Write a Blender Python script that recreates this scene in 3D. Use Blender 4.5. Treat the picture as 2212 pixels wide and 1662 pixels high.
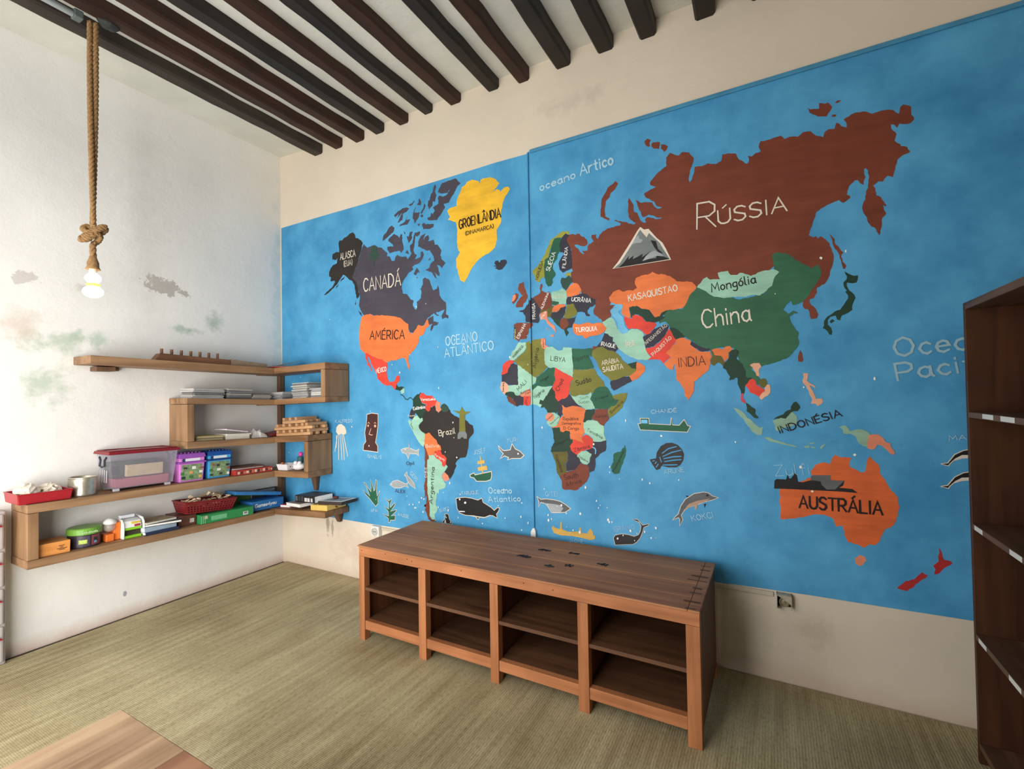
import bpy, bmesh, math, random
from mathutils.geometry import delaunay_2d_cdt
from mathutils import Vector, Matrix, Euler
for o in list(bpy.data.objects): bpy.data.objects.remove(o)
S = bpy.context.scene
C = S.collection
rnd = random.Random(7)
PI = math.pi
# ------------------------------------------------------------------ camera
cam = bpy.data.cameras.new('camera'); cam.sensor_fit = 'HORIZONTAL'; cam.sensor_width = 36.0
cam.lens = 1020.3/2212*36; cam.clip_start = 0.02
co = bpy.data.objects.new('camera', cam); C.objects.link(co)
yaw, pit, rol = math.radians(-28.86831), math.radians(1.03634), math.radians(-.94854)
fw = Vector((math.sin(yaw)*math.cos(pit), math.cos(yaw)*math.cos(pit), math.sin(pit)))
r0 = Vector((math.cos(yaw), -math.sin(yaw), 0)); u0 = r0.cross(fw)
rt = math.cos(rol)*r0+math.sin(rol)*u0; up = -math.sin(rol)*r0+math.cos(rol)*u0
M = Matrix((rt, up, -fw)).transposed().to_4x4(); M.translation = Vector((3.97519, -2.79921, 1.5))
co.matrix_world = M; S.camera = co
# ------------------------------------------------------------------ light and exposure
S.view_settings.view_transform = 'Standard'; S.view_settings.look = 'None'
S.view_settings.exposure = 0.0; S.view_settings.gamma = 1.0; S.view_settings.use_curve_mapping = False
wd = bpy.data.worlds.new('sky'); S.world = wd; wd.use_nodes = True
bg = wd.node_tree.nodes['Background']; bg.inputs[0].default_value = (.75, .87, 1, 1); bg.inputs[1].default_value = 0.9
S.cycles.max_bounces = 8; S.cycles.diffuse_bounces = 5; S.cycles.glossy_bounces = 3
def area(name, loc, rot, sx, sy, power, col):
    l = bpy.data.lights.new(name, 'AREA'); l.shape = 'RECTANGLE'; l.size = sx; l.size_y = sy; l.energy = power; l.color = col
    o = bpy.data.objects.new(name, l); C.objects.link(o); o.location = loc; o.rotation_euler = rot; return o
# daylight from the unseen doorway behind the camera, plus an added lamp slanted left
area('daylight_doorway', (1.2, -3.72, .95), (PI/2+.04, 0, .36), 1.3, 1.85, 56, (1, .985, .96))
area('added_fill_slant', (2.75, -3.72, 1.0), (PI/2+.06, 0, .80), 1.3, 1.9, 82, (1, .99, .97))  # added lamp, turned to brighten the left wall head-on
area('daylight_upper_doorway', (1.9, -3.72, 2.6), (PI/2-.75, 0, .40), 2.6, 1.3, 40, (1, .985, .95))
# ------------------------------------------------------------------ materials
def lin(c):
    return tuple((v/255/12.92 if v/255 <= .04045 else ((v/255+.055)/1.055)**2.4) for v in c)+(1,)
mats = {}
def nodes(name):
    m = bpy.data.materials.new(name); m.use_nodes = True; nt = m.node_tree
    return m, nt, nt.nodes['Principled BSDF'], nt.nodes.new, nt.links.new
def flat(name, rgb, rough=.6, var=.08, scale=18, bump=0, metal=0, spec=.4, emit=0, trans=0):
    if name in mats: return mats[name]
    m, nt, b, N, L = nodes(name); c = lin(rgb)
    b.inputs['Roughness'].default_value = rough; b.inputs['Metallic'].default_value = metal
    b.inputs['Specular IOR Level'].default_value = spec; b.inputs['Base Color'].default_value = c
    if var:
        tc = N('ShaderNodeTexCoord'); n = N('ShaderNodeTexNoise'); n.inputs['Scale'].default_value = scale; n.inputs['Detail'].default_value = 4
        r = N('ShaderNodeValToRGB'); L(tc.outputs['Object'], n.inputs['Vector']); L(n.outputs['Fac'], r.inputs['Fac'])
        r.color_ramp.elements[0].position = .3; r.color_ramp.elements[1].position = .7
        r.color_ramp.elements[0].color = tuple(v*(1-var) for v in c[:3])+(1,); r.color_ramp.elements[1].color = tuple(min(1, v*(1+var)) for v in c[:3])+(1,)
        L(r.outputs['Color'], b.inputs['Base Color'])
        if bump:
            bp = N('ShaderNodeBump'); bp.inputs['Strength'].default_value = bump; bp.inputs['Distance'].default_value = .01
            L(n.outputs['Fac'], bp.inputs['Height']); L(bp.outputs['Normal'], b.inputs['Normal'])
    if emit:
        b.inputs['Emission Color'].default_value = c; b.inputs['Emission Strength'].default_value = emit
    if trans: b.inputs['Alpha'].default_value = trans
    mats[name] = m; return m
def wood(name, dark, light, axis='x', rough=.6, scale=1.0, knots=True):
    if name in mats: return mats[name]
    m, nt, b, N, L = nodes(name); b.inputs['Roughness'].default_value = rough; b.inputs['Specular IOR Level'].default_value = .3
    tc = N('ShaderNodeTexCoord'); mp = N('ShaderNodeMapping'); L(tc.outputs['Object'], mp.inputs['Vector'])
    s = [22*scale]*3; s['xyz'.index(axis)] = 1.3*scale; mp.inputs['Scale'].default_value = s
    n = N('ShaderNodeTexNoise'); n.inputs['Scale'].default_value = 1; n.inputs['Detail'].default_value = 7; n.inputs['Distortion'].default_value = .5; L(mp.outputs['Vector'], n.inputs['Vector'])
    n2 = N('ShaderNodeTexNoise'); n2.inputs['Scale'].default_value = 3.2*scale; n2.inputs['Detail'].default_value = 3; L(tc.outputs['Object'], n2.inputs['Vector'])
    mx = N('ShaderNodeMath'); mx.operation = 'MULTIPLY_ADD'; L(n2.outputs['Fac'], mx.inputs[0]); mx.inputs[1].default_value = .5; 
    m2 = N('ShaderNodeMath'); m2.operation = 'MULTIPLY'; L(n.outputs['Fac'], m2.inputs[0]); m2.inputs[1].default_value = .75; L(m2.outputs[0], mx.inputs[2])
    r = N('ShaderNodeValToRGB'); L(mx.outputs[0], r.inputs['Fac'])
    r.color_ramp.elements[0].position = .42; r.color_ramp.elements[0].color = lin(dark); r.color_ramp.elements[1].position = .75; r.color_ramp.elements[1].color = lin(light)
    L(r.outputs['Color'], b.inputs['Base Color'])
    bp = N('ShaderNodeBump'); bp.inputs['Strength'].default_value = .15; bp.inputs['Distance'].default_value = .004
    L(n.outputs['Fac'], bp.inputs['Height']); L(bp.outputs['Normal'], b.inputs['Normal'])
    mats[name] = m; return m
def plaster(name, base, stains_and_shade=(), foot=None, scale=1.6, amount=.07):
    m, nt, b, N, L = nodes(name); b.inputs['Roughness'].default_value = .85; b.inputs['Specular IOR Level'].default_value = .2
    tc = N('ShaderNodeTexCoord'); P = tc.outputs['Object']
    n = N('ShaderNodeTexNoise'); n.inputs['Scale'].default_value = scale; n.inputs['Detail'].default_value = 6; L(P, n.inputs['Vector'])
    r = N('ShaderNodeValToRGB'); c = lin(base); L(n.outputs['Fac'], r.inputs['Fac'])
    r.color_ramp.elements[0].position = .3; r.color_ramp.elements[1].position = .7
    r.color_ramp.elements[0].color = tuple(v*(1-amount) for v in c[:3])+(1,); r.color_ramp.elements[1].color = tuple(min(1, v*(1+amount*.6)) for v in c[:3])+(1,)
    col = r.outputs['Color']
    nz = N('ShaderNodeTexNoise'); nz.inputs['Scale'].default_value = 9; nz.inputs['Detail'].default_value = 9; nz.inputs['Roughness'].default_value = .7; L(P, nz.inputs['Vector'])
    def mixin(fac, colr, col):
        mx = N('ShaderNodeMix'); mx.data_type = 'RGBA'; L(fac, mx.inputs['Factor']); L(col, mx.inputs[6]); mx.inputs[7].default_value = lin(colr); return mx.outputs[2]
    for (ctr, rad, colr, amt, lo, hi) in stains_and_shade:
        mp = N('ShaderNodeMapping'); mp.vector_type = 'TEXTURE'; mp.inputs['Location'].default_value = ctr; mp.inputs['Scale'].default_value = rad; L(P, mp.inputs['Vector'])
        ln = N('ShaderNodeVectorMath'); ln.operation = 'LENGTH'; L(mp.outputs['Vector'], ln.inputs[0])
        a = N('ShaderNodeMath'); a.operation = 'MULTIPLY_ADD'; L(nz.outputs['Fac'], a.inputs[0]); a.inputs[1].default_value = -3.2; L(ln.outputs['Value'], a.inputs[2])
        k = N('ShaderNodeMapRange'); L(a.outputs[0], k.inputs['Value']); k.inputs['From Min'].default_value = lo; k.inputs['From Max'].default_value = hi; k.inputs['To Min'].default_value = amt; k.inputs['To Max'].default_value = 0
        col = mixin(k.outputs['Result'], colr, col)
    if foot:
        colr, h, amt = foot
        sp = N('ShaderNodeSeparateXYZ'); L(P, sp.inputs['Vector']); a = N('ShaderNodeMath'); a.operation = 'MULTIPLY_ADD'; L(nz.outputs['Fac'], a.inputs[0]); a.inputs[1].default_value = -h*1.6; L(sp.outputs['Z'], a.inputs[2])
        k = N('ShaderNodeMapRange'); L(a.outputs[0], k.inputs['Value']); k.inputs['From Min'].default_value = -h; k.inputs['From Max'].default_value = h*.6; k.inputs['To Min'].default_value = amt; k.inputs['To Max'].default_value = 0
        col = mixin(k.outputs['Result'], colr, col)
    L(col, b.inputs['Base Color'])
    bp = N('ShaderNodeBump'); bp.inputs['Strength'].default_value = .25; bp.inputs['Distance'].default_value = .008; L(nz.outputs['Fac'], bp.inputs['Height'])
    bp2 = N('ShaderNodeBump'); bp2.inputs['Strength'].default_value = .5; bp2.inputs['Distance'].default_value = .03; L(n.outputs['Fac'], bp2.inputs['Height']); L(bp.outputs['Normal'], bp2.inputs['Normal'])
    L(bp2.outputs['Normal'], b.inputs['Normal'])
    return m
def matmat():
    m, nt, b, N, L = nodes('woven_reed'); b.inputs['Roughness'].default_value = .8; b.inputs['Specular IOR Level'].default_value = .25
    tc = N('ShaderNodeTexCoord'); P = tc.outputs['Object']
    def wav(dirn, sc, dist):
        w = N('ShaderNodeTexWave'); w.bands_direction = dirn; w.inputs['Scale'].default_value = sc; w.inputs['Distortion'].default_value = dist; w.inputs['Detail'].default_value = 2; L(P, w.inputs['Vector']); return w
    w1 = wav('X', 28, 1.2); w2 = wav('Y', 40, 2)
    mp = N('ShaderNodeMapping'); mp.inputs['Scale'].default_value = (30, 1.6, 1); L(P, mp.inputs['Vector'])
    n = N('ShaderNodeTexNoise'); n.inputs['Scale'].default_value = 1; n.inputs['Detail'].default_value = 6; L(mp.outputs['Vector'], n.inputs['Vector'])
    n2 = N('ShaderNodeTexNoise'); n2.inputs['Scale'].default_value = 1.7; n2.inputs['Detail'].default_value = 5; L(P, n2.inputs['Vector'])
    a = N('ShaderNodeMath'); a.operation = 'MULTIPLY_ADD'; L(n2.outputs['Fac'], a.inputs[0]); a.inputs[1].default_value = .6; 
    a0 = N('ShaderNodeMath'); a0.operation = 'MULTIPLY'; L(n.outputs['Fac'], a0.inputs[0]); a0.inputs[1].default_value = .5; L(a0.outputs[0], a.inputs[2])
    r = N('ShaderNodeValToRGB'); L(a.outputs[0], r.inputs['Fac']); e = r.color_ramp.elements
    e[0].position = .36; e[0].color = lin((138, 121, 86)); e[1].position = .70; e[1].color = lin((190, 177, 140))
    mx = N('ShaderNodeMix'); mx.data_type = 'RGBA'; mx.blend_type = 'MULTIPLY'
    k = N('ShaderNodeMapRange'); L(w1.outputs['Fac'], k.inputs['Value']); k.inputs['To Min'].default_value = .12; k.inputs['To Max'].default_value = 0; k.inputs['From Max'].default_value = .5
    L(k.outputs['Result'], mx.inputs['Factor']); L(r.outputs['Color'], mx.inputs[6]); mx.inputs[7].default_value = (.45, .4, .3, 1)
    L(mx.outputs[2], b.inputs['Base Color'])
    n3 = N('ShaderNodeTexNoise'); n3.inputs['Scale'].default_value = 1; n3.inputs['Detail'].default_value = 3; mp3 = N('ShaderNodeMapping'); mp3.inputs['Scale'].default_value = (120, 45, 1); L(P, mp3.inputs['Vector']); L(mp3.outputs['Vector'], n3.inputs['Vector'])
    s1 = N('ShaderNodeMath'); s1.operation = 'MULTIPLY_ADD'; L(n3.outputs['Fac'], s1.inputs[0]); s1.inputs[1].default_value = 2.2; L(w1.outputs['Fac'], s1.inputs[2])
    s = N('ShaderNodeMath'); s.operation = 'MULTIPLY_ADD'; L(w2.outputs['Fac'], s.inputs[0]); s.inputs[1].default_value = .4; L(s1.outputs[0], s.inputs[2])
    mx2 = N('ShaderNodeMix'); mx2.data_type = 'RGBA'; mx2.blend_type = 'MULTIPLY'; k2 = N('ShaderNodeMapRange'); L(n3.outputs['Fac'], k2.inputs['Value']); k2.inputs['From Min'].default_value = .28; k2.inputs['From Max'].default_value = .5; k2.inputs['To Min'].default_value = .55; k2.inputs['To Max'].default_value = 0
    L(k2.outputs['Result'], mx2.inputs['Factor']); L(mx.outputs[2], mx2.inputs[6]); mx2.inputs[7].default_value = (.5, .45, .36, 1); L(mx2.outputs[2], b.inputs['Base Color'])
    bp = N('ShaderNodeBump'); bp.inputs['Strength'].default_value = .35; bp.inputs['Distance'].default_value = .003; L(s.outputs[0], bp.inputs['Height']); L(bp.outputs['Normal'], b.inputs['Normal'])
    return m
def seethrough(name, rgb, alpha, rough=.25):
    m, nt, b, N, L = nodes(name); b.inputs['Base Color'].default_value = lin(rgb); b.inputs['Roughness'].default_value = rough; b.inputs['Alpha'].default_value = alpha
    return m
# ------------------------------------------------------------------ mesh helpers
class MB:
    def __init__(s): s.v = []; s.f = []
    def add(s, vs, fs):
        k = len(s.v); s.v += [tuple(p) for p in vs]; s.f += [tuple(i+k for i in f) for f in fs]; return s
    def box(s, x0, y0, z0, x1, y1, z1, rot=None, at=None):
        vs = [Vector((x, y, z)) for z in (z0, z1) for y in (y0, y1) for x in (x0, x1)]
        if rot is not None:
            c = Vector(at) if at else sum(vs, Vector())/8
            R = Euler(rot).to_matrix(); vs = [R@(p-c)+c for p in vs]
        return s.add(vs, [(0, 2, 3, 1), (4, 5, 7, 6), (0, 1, 5, 4), (2, 6, 7, 3), (0, 4, 6, 2), (1, 3, 7, 5)])
    def hexa(s, bot, top):      # two quads, counter-clockwise from above
        return s.add(list(bot)+list(top), [(3, 2, 1, 0), (4, 5, 6, 7), (0, 1, 5, 4), (1, 2, 6, 5), (2, 3, 7, 6), (3, 0, 4, 7)])
    def lathe(s, prof, n=24, c=(0, 0, 0), sx=1, sy=1, cap=True):
        vs = [(c[0]+r*sx*math.cos(2*PI*i/n), c[1]+r*sy*math.sin(2*PI*i/n), c[2]+z) for r, z in prof for i in range(n)]
        fs = [(j*n+i, j*n+(i+1) % n, (j+1)*n+(i+1) % n, (j+1)*n+i) for j in range(len(prof)-1) for i in range(n)]
        if cap: fs += [tuple(range(n))[::-1], tuple((len(prof)-1)*n+i for i in range(n))]
        return s.add(vs, fs)
    def tube(s, path, r, n=8, cap=True):
        path = [Vector(p) for p in path]; vs = []
        t0 = (path[1]-path[0]).normalized(); nrm = t0.orthogonal().normalized()
        for i, p in enumerate(path):
            t = ((path[min(i+1, len(path)-1)])-(path[max(i-1, 0)])).normalized()
            nrm = (nrm-t*nrm.dot(t)).normalized(); b = t.cross(nrm); rr = r[i] if isinstance(r, (list, tuple)) else r
            vs += [p+(nrm*math.cos(2*PI*k/n)+b*math.sin(2*PI*k/n))*rr for k in range(n)]
        fs = [(j*n+k, j*n+(k+1) % n, (j+1)*n+(k+1) % n, (j+1)*n+k) for j in range(len(path)-1) for k in range(n)]
        if cap: fs += [tuple(range(n))[::-1], tuple((len(path)-1)*n+k for k in range(n))]
        return s.add(vs, fs)
    def prism(s, poly, y0, y1):     # outline in x,z pushed along y
        n = len(poly); vs = [(x, y0, z) for x, z in poly]+[(x, y1, z) for x, z in poly]
        return s.add(vs, [tuple(range(n)), tuple(range(n, 2*n))[::-1]]+[(i, i+n, (i+1) % n+n, (i+1) % n) for i in range(n)])
    def film(s, poly, y0, y1):      # thin film of paint with a hand-cut outline, robustly triangulated
        n = len(poly)
        try:
            r = delaunay_2d_cdt([Vector(p) for p in poly], [], [list(range(n))], 1, 1e-6); vs, fs = r[0], r[2]
            s.add([(p.x, y0, p.y) for p in vs], [tuple(f) for f in fs])
        except Exception: s.add([(x, y0, z) for x, z in poly], [tuple(range(n))])
        return s.add([(x, y0, z) for x, z in poly]+[(x, y1, z) for x, z in poly], [(i, i+n, (i+1) % n+n, (i+1) % n) for i in range(n)])
    def ball(s, c, r, n=14, sq=(1, 1, 1), wob=0, seed=1):
        q = random.Random(seed); m = n//2+1; vs = []
        for j in range(1, m):
            for i in range(n):
                a, b2 = 2*PI*i/n, PI*j/m; k = r*(1+wob*(q.random()-.5))
                vs.append((c[0]+k*sq[0]*math.sin(b2)*math.cos(a), c[1]+k*sq[1]*math.sin(b2)*math.sin(a), c[2]-k*sq[2]*math.cos(b2)))
        fs = [(j*n+i, j*n+(i+1) % n, (j+1)*n+(i+1) % n, (j+1)*n+i) for j in range(m-2) for i in range(n)]
        fs += [tuple(range(n))[::-1], tuple((m-2)*n+i for i in range(n))]
        return s.add(vs, fs)
    def build(s, name, mat, parent=None, bevel=0, smooth=False, label=None, sub=0):
        me = bpy.data.meshes.new(name); me.from_pydata(s.v, [], s.f); me.update()
        o = bpy.data.objects.new(name, me); C.objects.link(o)
        for m in (mat if isinstance(mat, list) else [mat]): me.materials.append(m)
        bm = bmesh.new(); bm.from_mesh(me); bmesh.ops.recalc_face_normals(bm, faces=bm.faces); bm.to_mesh(me); bm.free()
        if smooth: me.polygons.foreach_set('use_smooth', [True]*len(me.polygons)); me.update()
        if parent is not None: o.parent = parent
        if bevel:
            md = o.modifiers.new('bevel', 'BEVEL'); md.width = bevel; md.segments = 2; md.limit_method = 'ANGLE'
        if sub:
            md = o.modifiers.new('sub', 'SUBSURF'); md.levels = sub; md.render_levels = sub
        if label: o['label'] = label
        return o
def tag(o, label, cat, group=None, kind=None):
    o['label'] = label; o['category'] = cat
    if group: o['group'] = group
    if kind: o['kind'] = kind
    return o
def thing(name, label, cat, loc=(0, 0, 0), rot=(0, 0, 0), group=None):
    o = bpy.data.objects.new(name, None); C.objects.link(o); o.empty_display_size = .05
    o.location = loc; o.rotation_euler = rot; return tag(o, label, cat, group)
def struct(name, mb, m, label=None):
    o = mb.build(name, m); o['kind'] = 'structure'
    if label: o['label'] = label
    return o
def rebase(o):      # put a one-mesh thing's origin at the middle of its base
    me = o.data; xs = [v.co for v in me.vertices]
    c = Vector(((min(p.x for p in xs)+max(p.x for p in xs))/2, (min(p.y for p in xs)+max(p.y for p in xs))/2, min(p.z for p in xs)))
    me.transform(Matrix.Translation(-c)); o.location = c; return o
def stroke(polys, w):     # brush strokes in a plane: one mitred ribbon per line
    out = []
    for pl in polys:
        pl = [p for i, p in enumerate(pl) if i == 0 or math.hypot(p[0]-pl[i-1][0], p[1]-pl[i-1][1]) > 1e-5]
        if len(pl) < 2: continue
        closed = len(pl) > 3 and math.hypot(pl[0][0]-pl[-1][0], pl[0][1]-pl[-1][1]) < 1e-4
        if closed: pl = pl[:-1]
        n = len(pl); L_, R_ = [], []
        for i, p in enumerate(pl):
            a = pl[i-1] if i or closed else None; c = pl[(i+1) % n] if i < n-1 or closed else None
            d = [((q[0]-p_[0]), (q[1]-p_[1])) for p_, q in ((a, p), (p, c)) if p_ and q]
            d = [(x/math.hypot(x, y), y/math.hypot(x, y)) for x, y in d]; ex = 0
            t = d[0] if len(d) == 1 else (d[0][0]+d[1][0], d[0][1]+d[1][1]); l = math.hypot(*t)
            t = (t[0]/l, t[1]/l) if l > .2 else d[0]
            m = w/2/max(.55, t[0]*d[0][0]+t[1]*d[0][1]); px, py = p
            if not closed and i in (0, n-1): k = w*.32*(1 if i else -1); px += t[0]*k; py += t[1]*k; m *= .8
            L_.append((px-t[1]*m, py+t[0]*m)); R_.append((px+t[1]*m, py-t[0]*m))
        out.append((L_, R_, closed))
    return out
def ribbons(b, strokes, y, dy=2.4e-5):
    for k, (L_, R_, closed) in enumerate(strokes):
        n = len(L_); o = len(b.v); yy = y-dy*k
        b.v += [(x, yy-4e-6*i, z) for i, (x, z) in enumerate(L_)]+[(x, yy-4e-6*i, z) for i, (x, z) in enumerate(R_)]
        b.f += [(o+i, o+(i+1) % n, o+n+(i+1) % n, o+n+i) for i in range(n if closed else n-1)]
    return b
def rough(pp, seed, step=.011, amp=.0026):     # brushy, hand-cut edge
    q = random.Random(seed); out = []
    for a, c in zip(pp, pp[1:]+pp[:1]):
        l = math.hypot(c[0]-a[0], c[1]-a[1]); k = max(1, int(l/step)); nx, ny = ((c[1]-a[1])/l, (a[0]-c[0])/l) if l > 1e-6 else (0, 0)
        for i in range(k):
            t = i/k; d = q.uniform(-1, 1)*min(amp, .09*l) if i else 0
            out.append((a[0]+(c[0]-a[0])*t+nx*d, a[1]+(c[1]-a[1])*t+ny*d))
    return out
# hand lettering: one-line strokes on a 10-unit cap height
FONT = {}
for ln in '''A 8 0,0 4,10 8,0|1.5,3.5 6.5,3.5
B 7 0,0 0,10 4,10 6,8.5 6,6.5 4,5.3 0,5.3|4,5.3 7,4 7,1.5 4.5,0 0,0
C 7 7,8.5 5,10 2.5,10 .5,7.5 0,5 .5,2.5 2.5,0 5,0 7,1.5
D 7.5 0,0 0,10 3.5,10 6.5,8 7.5,5 6.5,2 3.5,0 0,0
E 6 6,10 0,10 0,0 6,0|0,5.2 5,5.2
F 6 6,10 0,10 0,0|0,5.2 5,5.2
G 7.5 7,8.5 5,10 2.5,10 .5,7.5 0,5 .5,2.5 2.5,0 5,0 7.5,1.5 7.5,4.5 4.5,4.5
H 7 0,0 0,10|7,0 7,10|0,5 7,5
I 1 .5,0 .5,10
J 5 5,10 5,2 3.5,0 1.5,0 0,2
K 7 0,0 0,10|6.5,10 0,4.5|2,6 7,0
L 6 0,10 0,0 6,0
M 9 0,0 1,10 4.5,3 8,10 9,0
N 7 0,0 0,10 7,0 7,10
O 8 4,10 1.2,8.5 0,5 1.2,1.5 4,0 6.8,1.5 8,5 6.8,8.5 4,10
P 6.5 0,0 0,10 4.5,10 6.5,8.5 6.5,6 4.5,4.5 0,4.5
Q 8 4,10 1.2,8.5 0,5 1.2,1.5 4,0 6.8,1.5 8,5 6.8,8.5 4,10|5,2.5 8,-1
R 7 0,0 0,10 4.5,10 6.5,8.5 6.5,6 4.5,4.5 0,4.5|3,4.5 7,0
S 6.5 6.5,8.7 4.5,10 2,10 .3,8.3 .6,6.3 3.2,5.2 6,4 6.4,1.8 4.5,0 2,0 0,1.3
T 7 0,10 7,10|3.5,10 3.5,0
U 7 0,10 0,2.5 1.5,.5 3.5,0 5.5,.5 7,2.5 7,10
V 7 0,10 3.5,0 7,10
X 7 0,10 7,0|0,0 7,10
Y 7 0,10 3.5,5 7,10|3.5,5 3.5,0
Z 7 0,10 7,10 0,0 7,0
4 6 4.5,0 4.5,10 0,3 6.5,3
( 2 2,11 .5,8 0,5 .5,2 2,-1
) 2 0,11 1.5,8 2,5 1.5,2 0,-1
. 1 .4,0 .6,.6
- 4 0,5 4,5
a 5.5 5,5 3,6 1,5.2 0,3 1,.8 2.8,0 4.6,1.2 5,5|5,6 5,1 5.8,0
b 5 0,10 0,0|0,4 2,6 4.2,5.3 5,3 4.2,.7 2,0 0,1.5
c 4.5 4.5,5 3,6 1.2,5.3 0,3 1.2,.7 3,0 4.5,1
d 5.5 5,10 5,0|5,4 3.5,6 1,5.2 0,3 1,.8 3,0 5,2
e 5 0,3 5,3.4 4.3,5.4 2.7,6 .8,5 0,3 .8,.8 2.6,0 4.8,1
f 4 4,9 3,10 2,9 2,0|0,6 4,6
g 5 5,5 3,6 1,5.2 0,3.2 1,1 3,.6 5,2|5,6 5,-2 3.5,-4 1.5,-4 0,-3
h 5 0,10 0,0|0,4 2,6 4,6 5,4.5 5,0
i 1 .5,6 .5,0|.5,8 .5,8.8
l 1.5 0,10 0,1 1.5,0
m 8 0,6 0,0|0,4 1.7,6 3.2,6 4,4.5 4,0|4,4 5.7,6 7.2,6 8,4.5 8,0
n 5 0,6 0,0|0,4 2,6 4,6 5,4.5 5,0
o 5 2.5,6 .7,5 0,3 .7,1 2.5,0 4.3,1 5,3 4.3,5 2.5,6
p 5 0,6 0,-4|0,4 2,6 4.2,5.3 5,3 4.2,.7 2,0 0,1.5
r 4 0,6 0,0|0,3.5 1.5,5.6 4,6
s 4.2 4,5.2 2.5,6 .5,5.2 .5,3.8 3.7,2.4 3.9,1 2.2,0 0,.9
t 4 2,9 2,1 3.5,0|0,6 4,6
u 5 0,6 0,1.5 1.5,0 3.5,.3 5,2|5,6 5,0
v 5 0,6 2.5,0 5,6
q 5 5,5 3,6 1,5.2 0,3.2 1,1 3,.6 5,2|5,6 5,-4
k 5 0,10 0,0|4.5,6 0,2.5|1.5,3.6 4.8,0
x 5 0,6 4.5,0|0,0 4.5,6
w 7 0,6 1.8,0 3.5,5 5.2,0 7,6
y 5 0,6 2.5,0|5,6 1,-4
z 4.5 0,6 4.5,6 0,0 4.5,0'''.split('\n'):
    t = ln.split(' ', 2); FONT[t[0]] = (float(t[1]), [[tuple(map(float, p.split(','))) for p in st.split()] for st in t[2].split('|')])
for ch, base, acc in (('Á', 'A', 1), ('É', 'E', 1), ('Í', 'I', 1), ('Ú', 'U', 1), ('Ã', 'A', 3), ('Â', 'A', 2), ('Ô', 'O', 2), ('á', 'a', 1), ('í', 'i', 1), ('é', 'e', 1), ('ó', 'o', 1), ('ú', 'u', 1), ('ã', 'a', 3), ('â', 'a', 2), ('õ', 'o', 3), ('ô', 'o', 2)):
    w, st = FONT[base]; h = 11.2 if base.isupper() else 7.2; m = w/2; st = st[:1] if base == 'i' else st
    FONT[ch] = (w, st+[{1: [(m-.6, h), (m+1.6, h+1.8)], 2: [(m-2, h), (m, h+1.6), (m+2, h)], 3: [(m-2, h+.4), (m-.7, h+1.2), (m+.7, h+.4), (m+2, h+1.2)]}[acc]])
def letters(txt, a, b, H, w, slant=0):      # strokes of txt along the base line a-b in a plane
    tot = 0; gl = []
    for ch in txt:
        if ch == ' ': tot += 4; continue
        g = FONT[ch]; gl.append((tot, g)); tot += g[0]+2.2
    tot -= 2.2; dx, dy = b[0]-a[0], b[1]-a[1]; L_ = math.hypot(dx, dy); ux, uy = dx/L_, dy/L_; sx = L_/tot; sy = H/10; out = []
    for off, g in gl:
        for st in g[1]:
            out.append([(a[0]+ux*(off+px+slant*py)*sx-uy*py*sy, a[1]+uy*(off+px+slant*py)*sx+ux*py*sy) for px, py in st])
    return stroke(out, w)
# ------------------------------------------------------------------ the room
RX, FY, HC = 5.02, -3.65, 3.735
green = (150, 176, 148)
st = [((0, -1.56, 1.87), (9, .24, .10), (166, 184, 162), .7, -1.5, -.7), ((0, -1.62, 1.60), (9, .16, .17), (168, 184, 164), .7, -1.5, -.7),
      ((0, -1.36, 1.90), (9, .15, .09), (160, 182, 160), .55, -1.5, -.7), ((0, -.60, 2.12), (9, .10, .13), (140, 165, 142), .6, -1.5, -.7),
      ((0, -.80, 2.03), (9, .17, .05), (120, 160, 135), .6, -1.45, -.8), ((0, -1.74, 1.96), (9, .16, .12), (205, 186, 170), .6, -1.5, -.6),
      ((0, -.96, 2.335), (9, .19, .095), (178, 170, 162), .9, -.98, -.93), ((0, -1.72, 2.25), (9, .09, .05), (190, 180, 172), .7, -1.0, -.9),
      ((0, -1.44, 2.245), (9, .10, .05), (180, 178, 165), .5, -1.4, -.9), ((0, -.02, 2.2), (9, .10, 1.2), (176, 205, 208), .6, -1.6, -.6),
      ((0, -1.212, .149), (9, .02, .03), (150, 150, 165), .9, -1.1, -1.0), ((0, -1.10, 2.9), (9, .16, .8), (198, 190, 182), .3, -1.7, -.5)]  # last ellipse: soft shadow band beside the rope, painted into the plaster colour
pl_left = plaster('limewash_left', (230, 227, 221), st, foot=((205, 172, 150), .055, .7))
pl_map = plaster('limewash_map_wall', (221, 207, 187), [((.60, 0, .38), (.03, 9, .20), (150, 138, 124), .8, -1.35, -.9), ((.66, 0, .36), (.02, 9, .14), (150, 138, 124), .8, -1.35, -.9),
      ((2.9, 0, 3.35), (.35, 9, .08), (190, 178, 164), .5, -1.6, -.7), ((4.1, 0, .28), (.16, 9, .10), (180, 164, 138), .35, -1.4, -.8), ((1.0, 0, .25), (.5, 9, .18), (205, 180, 160), .6, -1.6, -.6)], foot=((196, 170, 148), .08, .6))
pl_room = plaster('limewash_room', (214, 204, 190)); pl_ceil = plaster('limewash_ceiling', (212, 210, 198), scale=3)
struct('floor', MB().box(-.2, FY-.2, -.15, RX+.2, .2, -.014), flat('concrete', (70, 63, 55), .9, .15, 12, .3))
ce = MB(); cx = [(-.2, 3.738), (0, 3.735), (.5, 3.705), (1.0, 3.68), (RX+.2, 3.668)]
for (xa, za), (xb, zb) in zip(cx, cx[1:]): ce.hexa([(xa, FY-.2, za), (xb, FY-.2, zb), (xb, .2, zb), (xa, .2, za)], [(xa, FY-.2, HC+.2), (xb, FY-.2, HC+.2), (xb, .2, HC+.2), (xa, .2, HC+.2)])
struct('ceiling', ce, pl_ceil)
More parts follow.
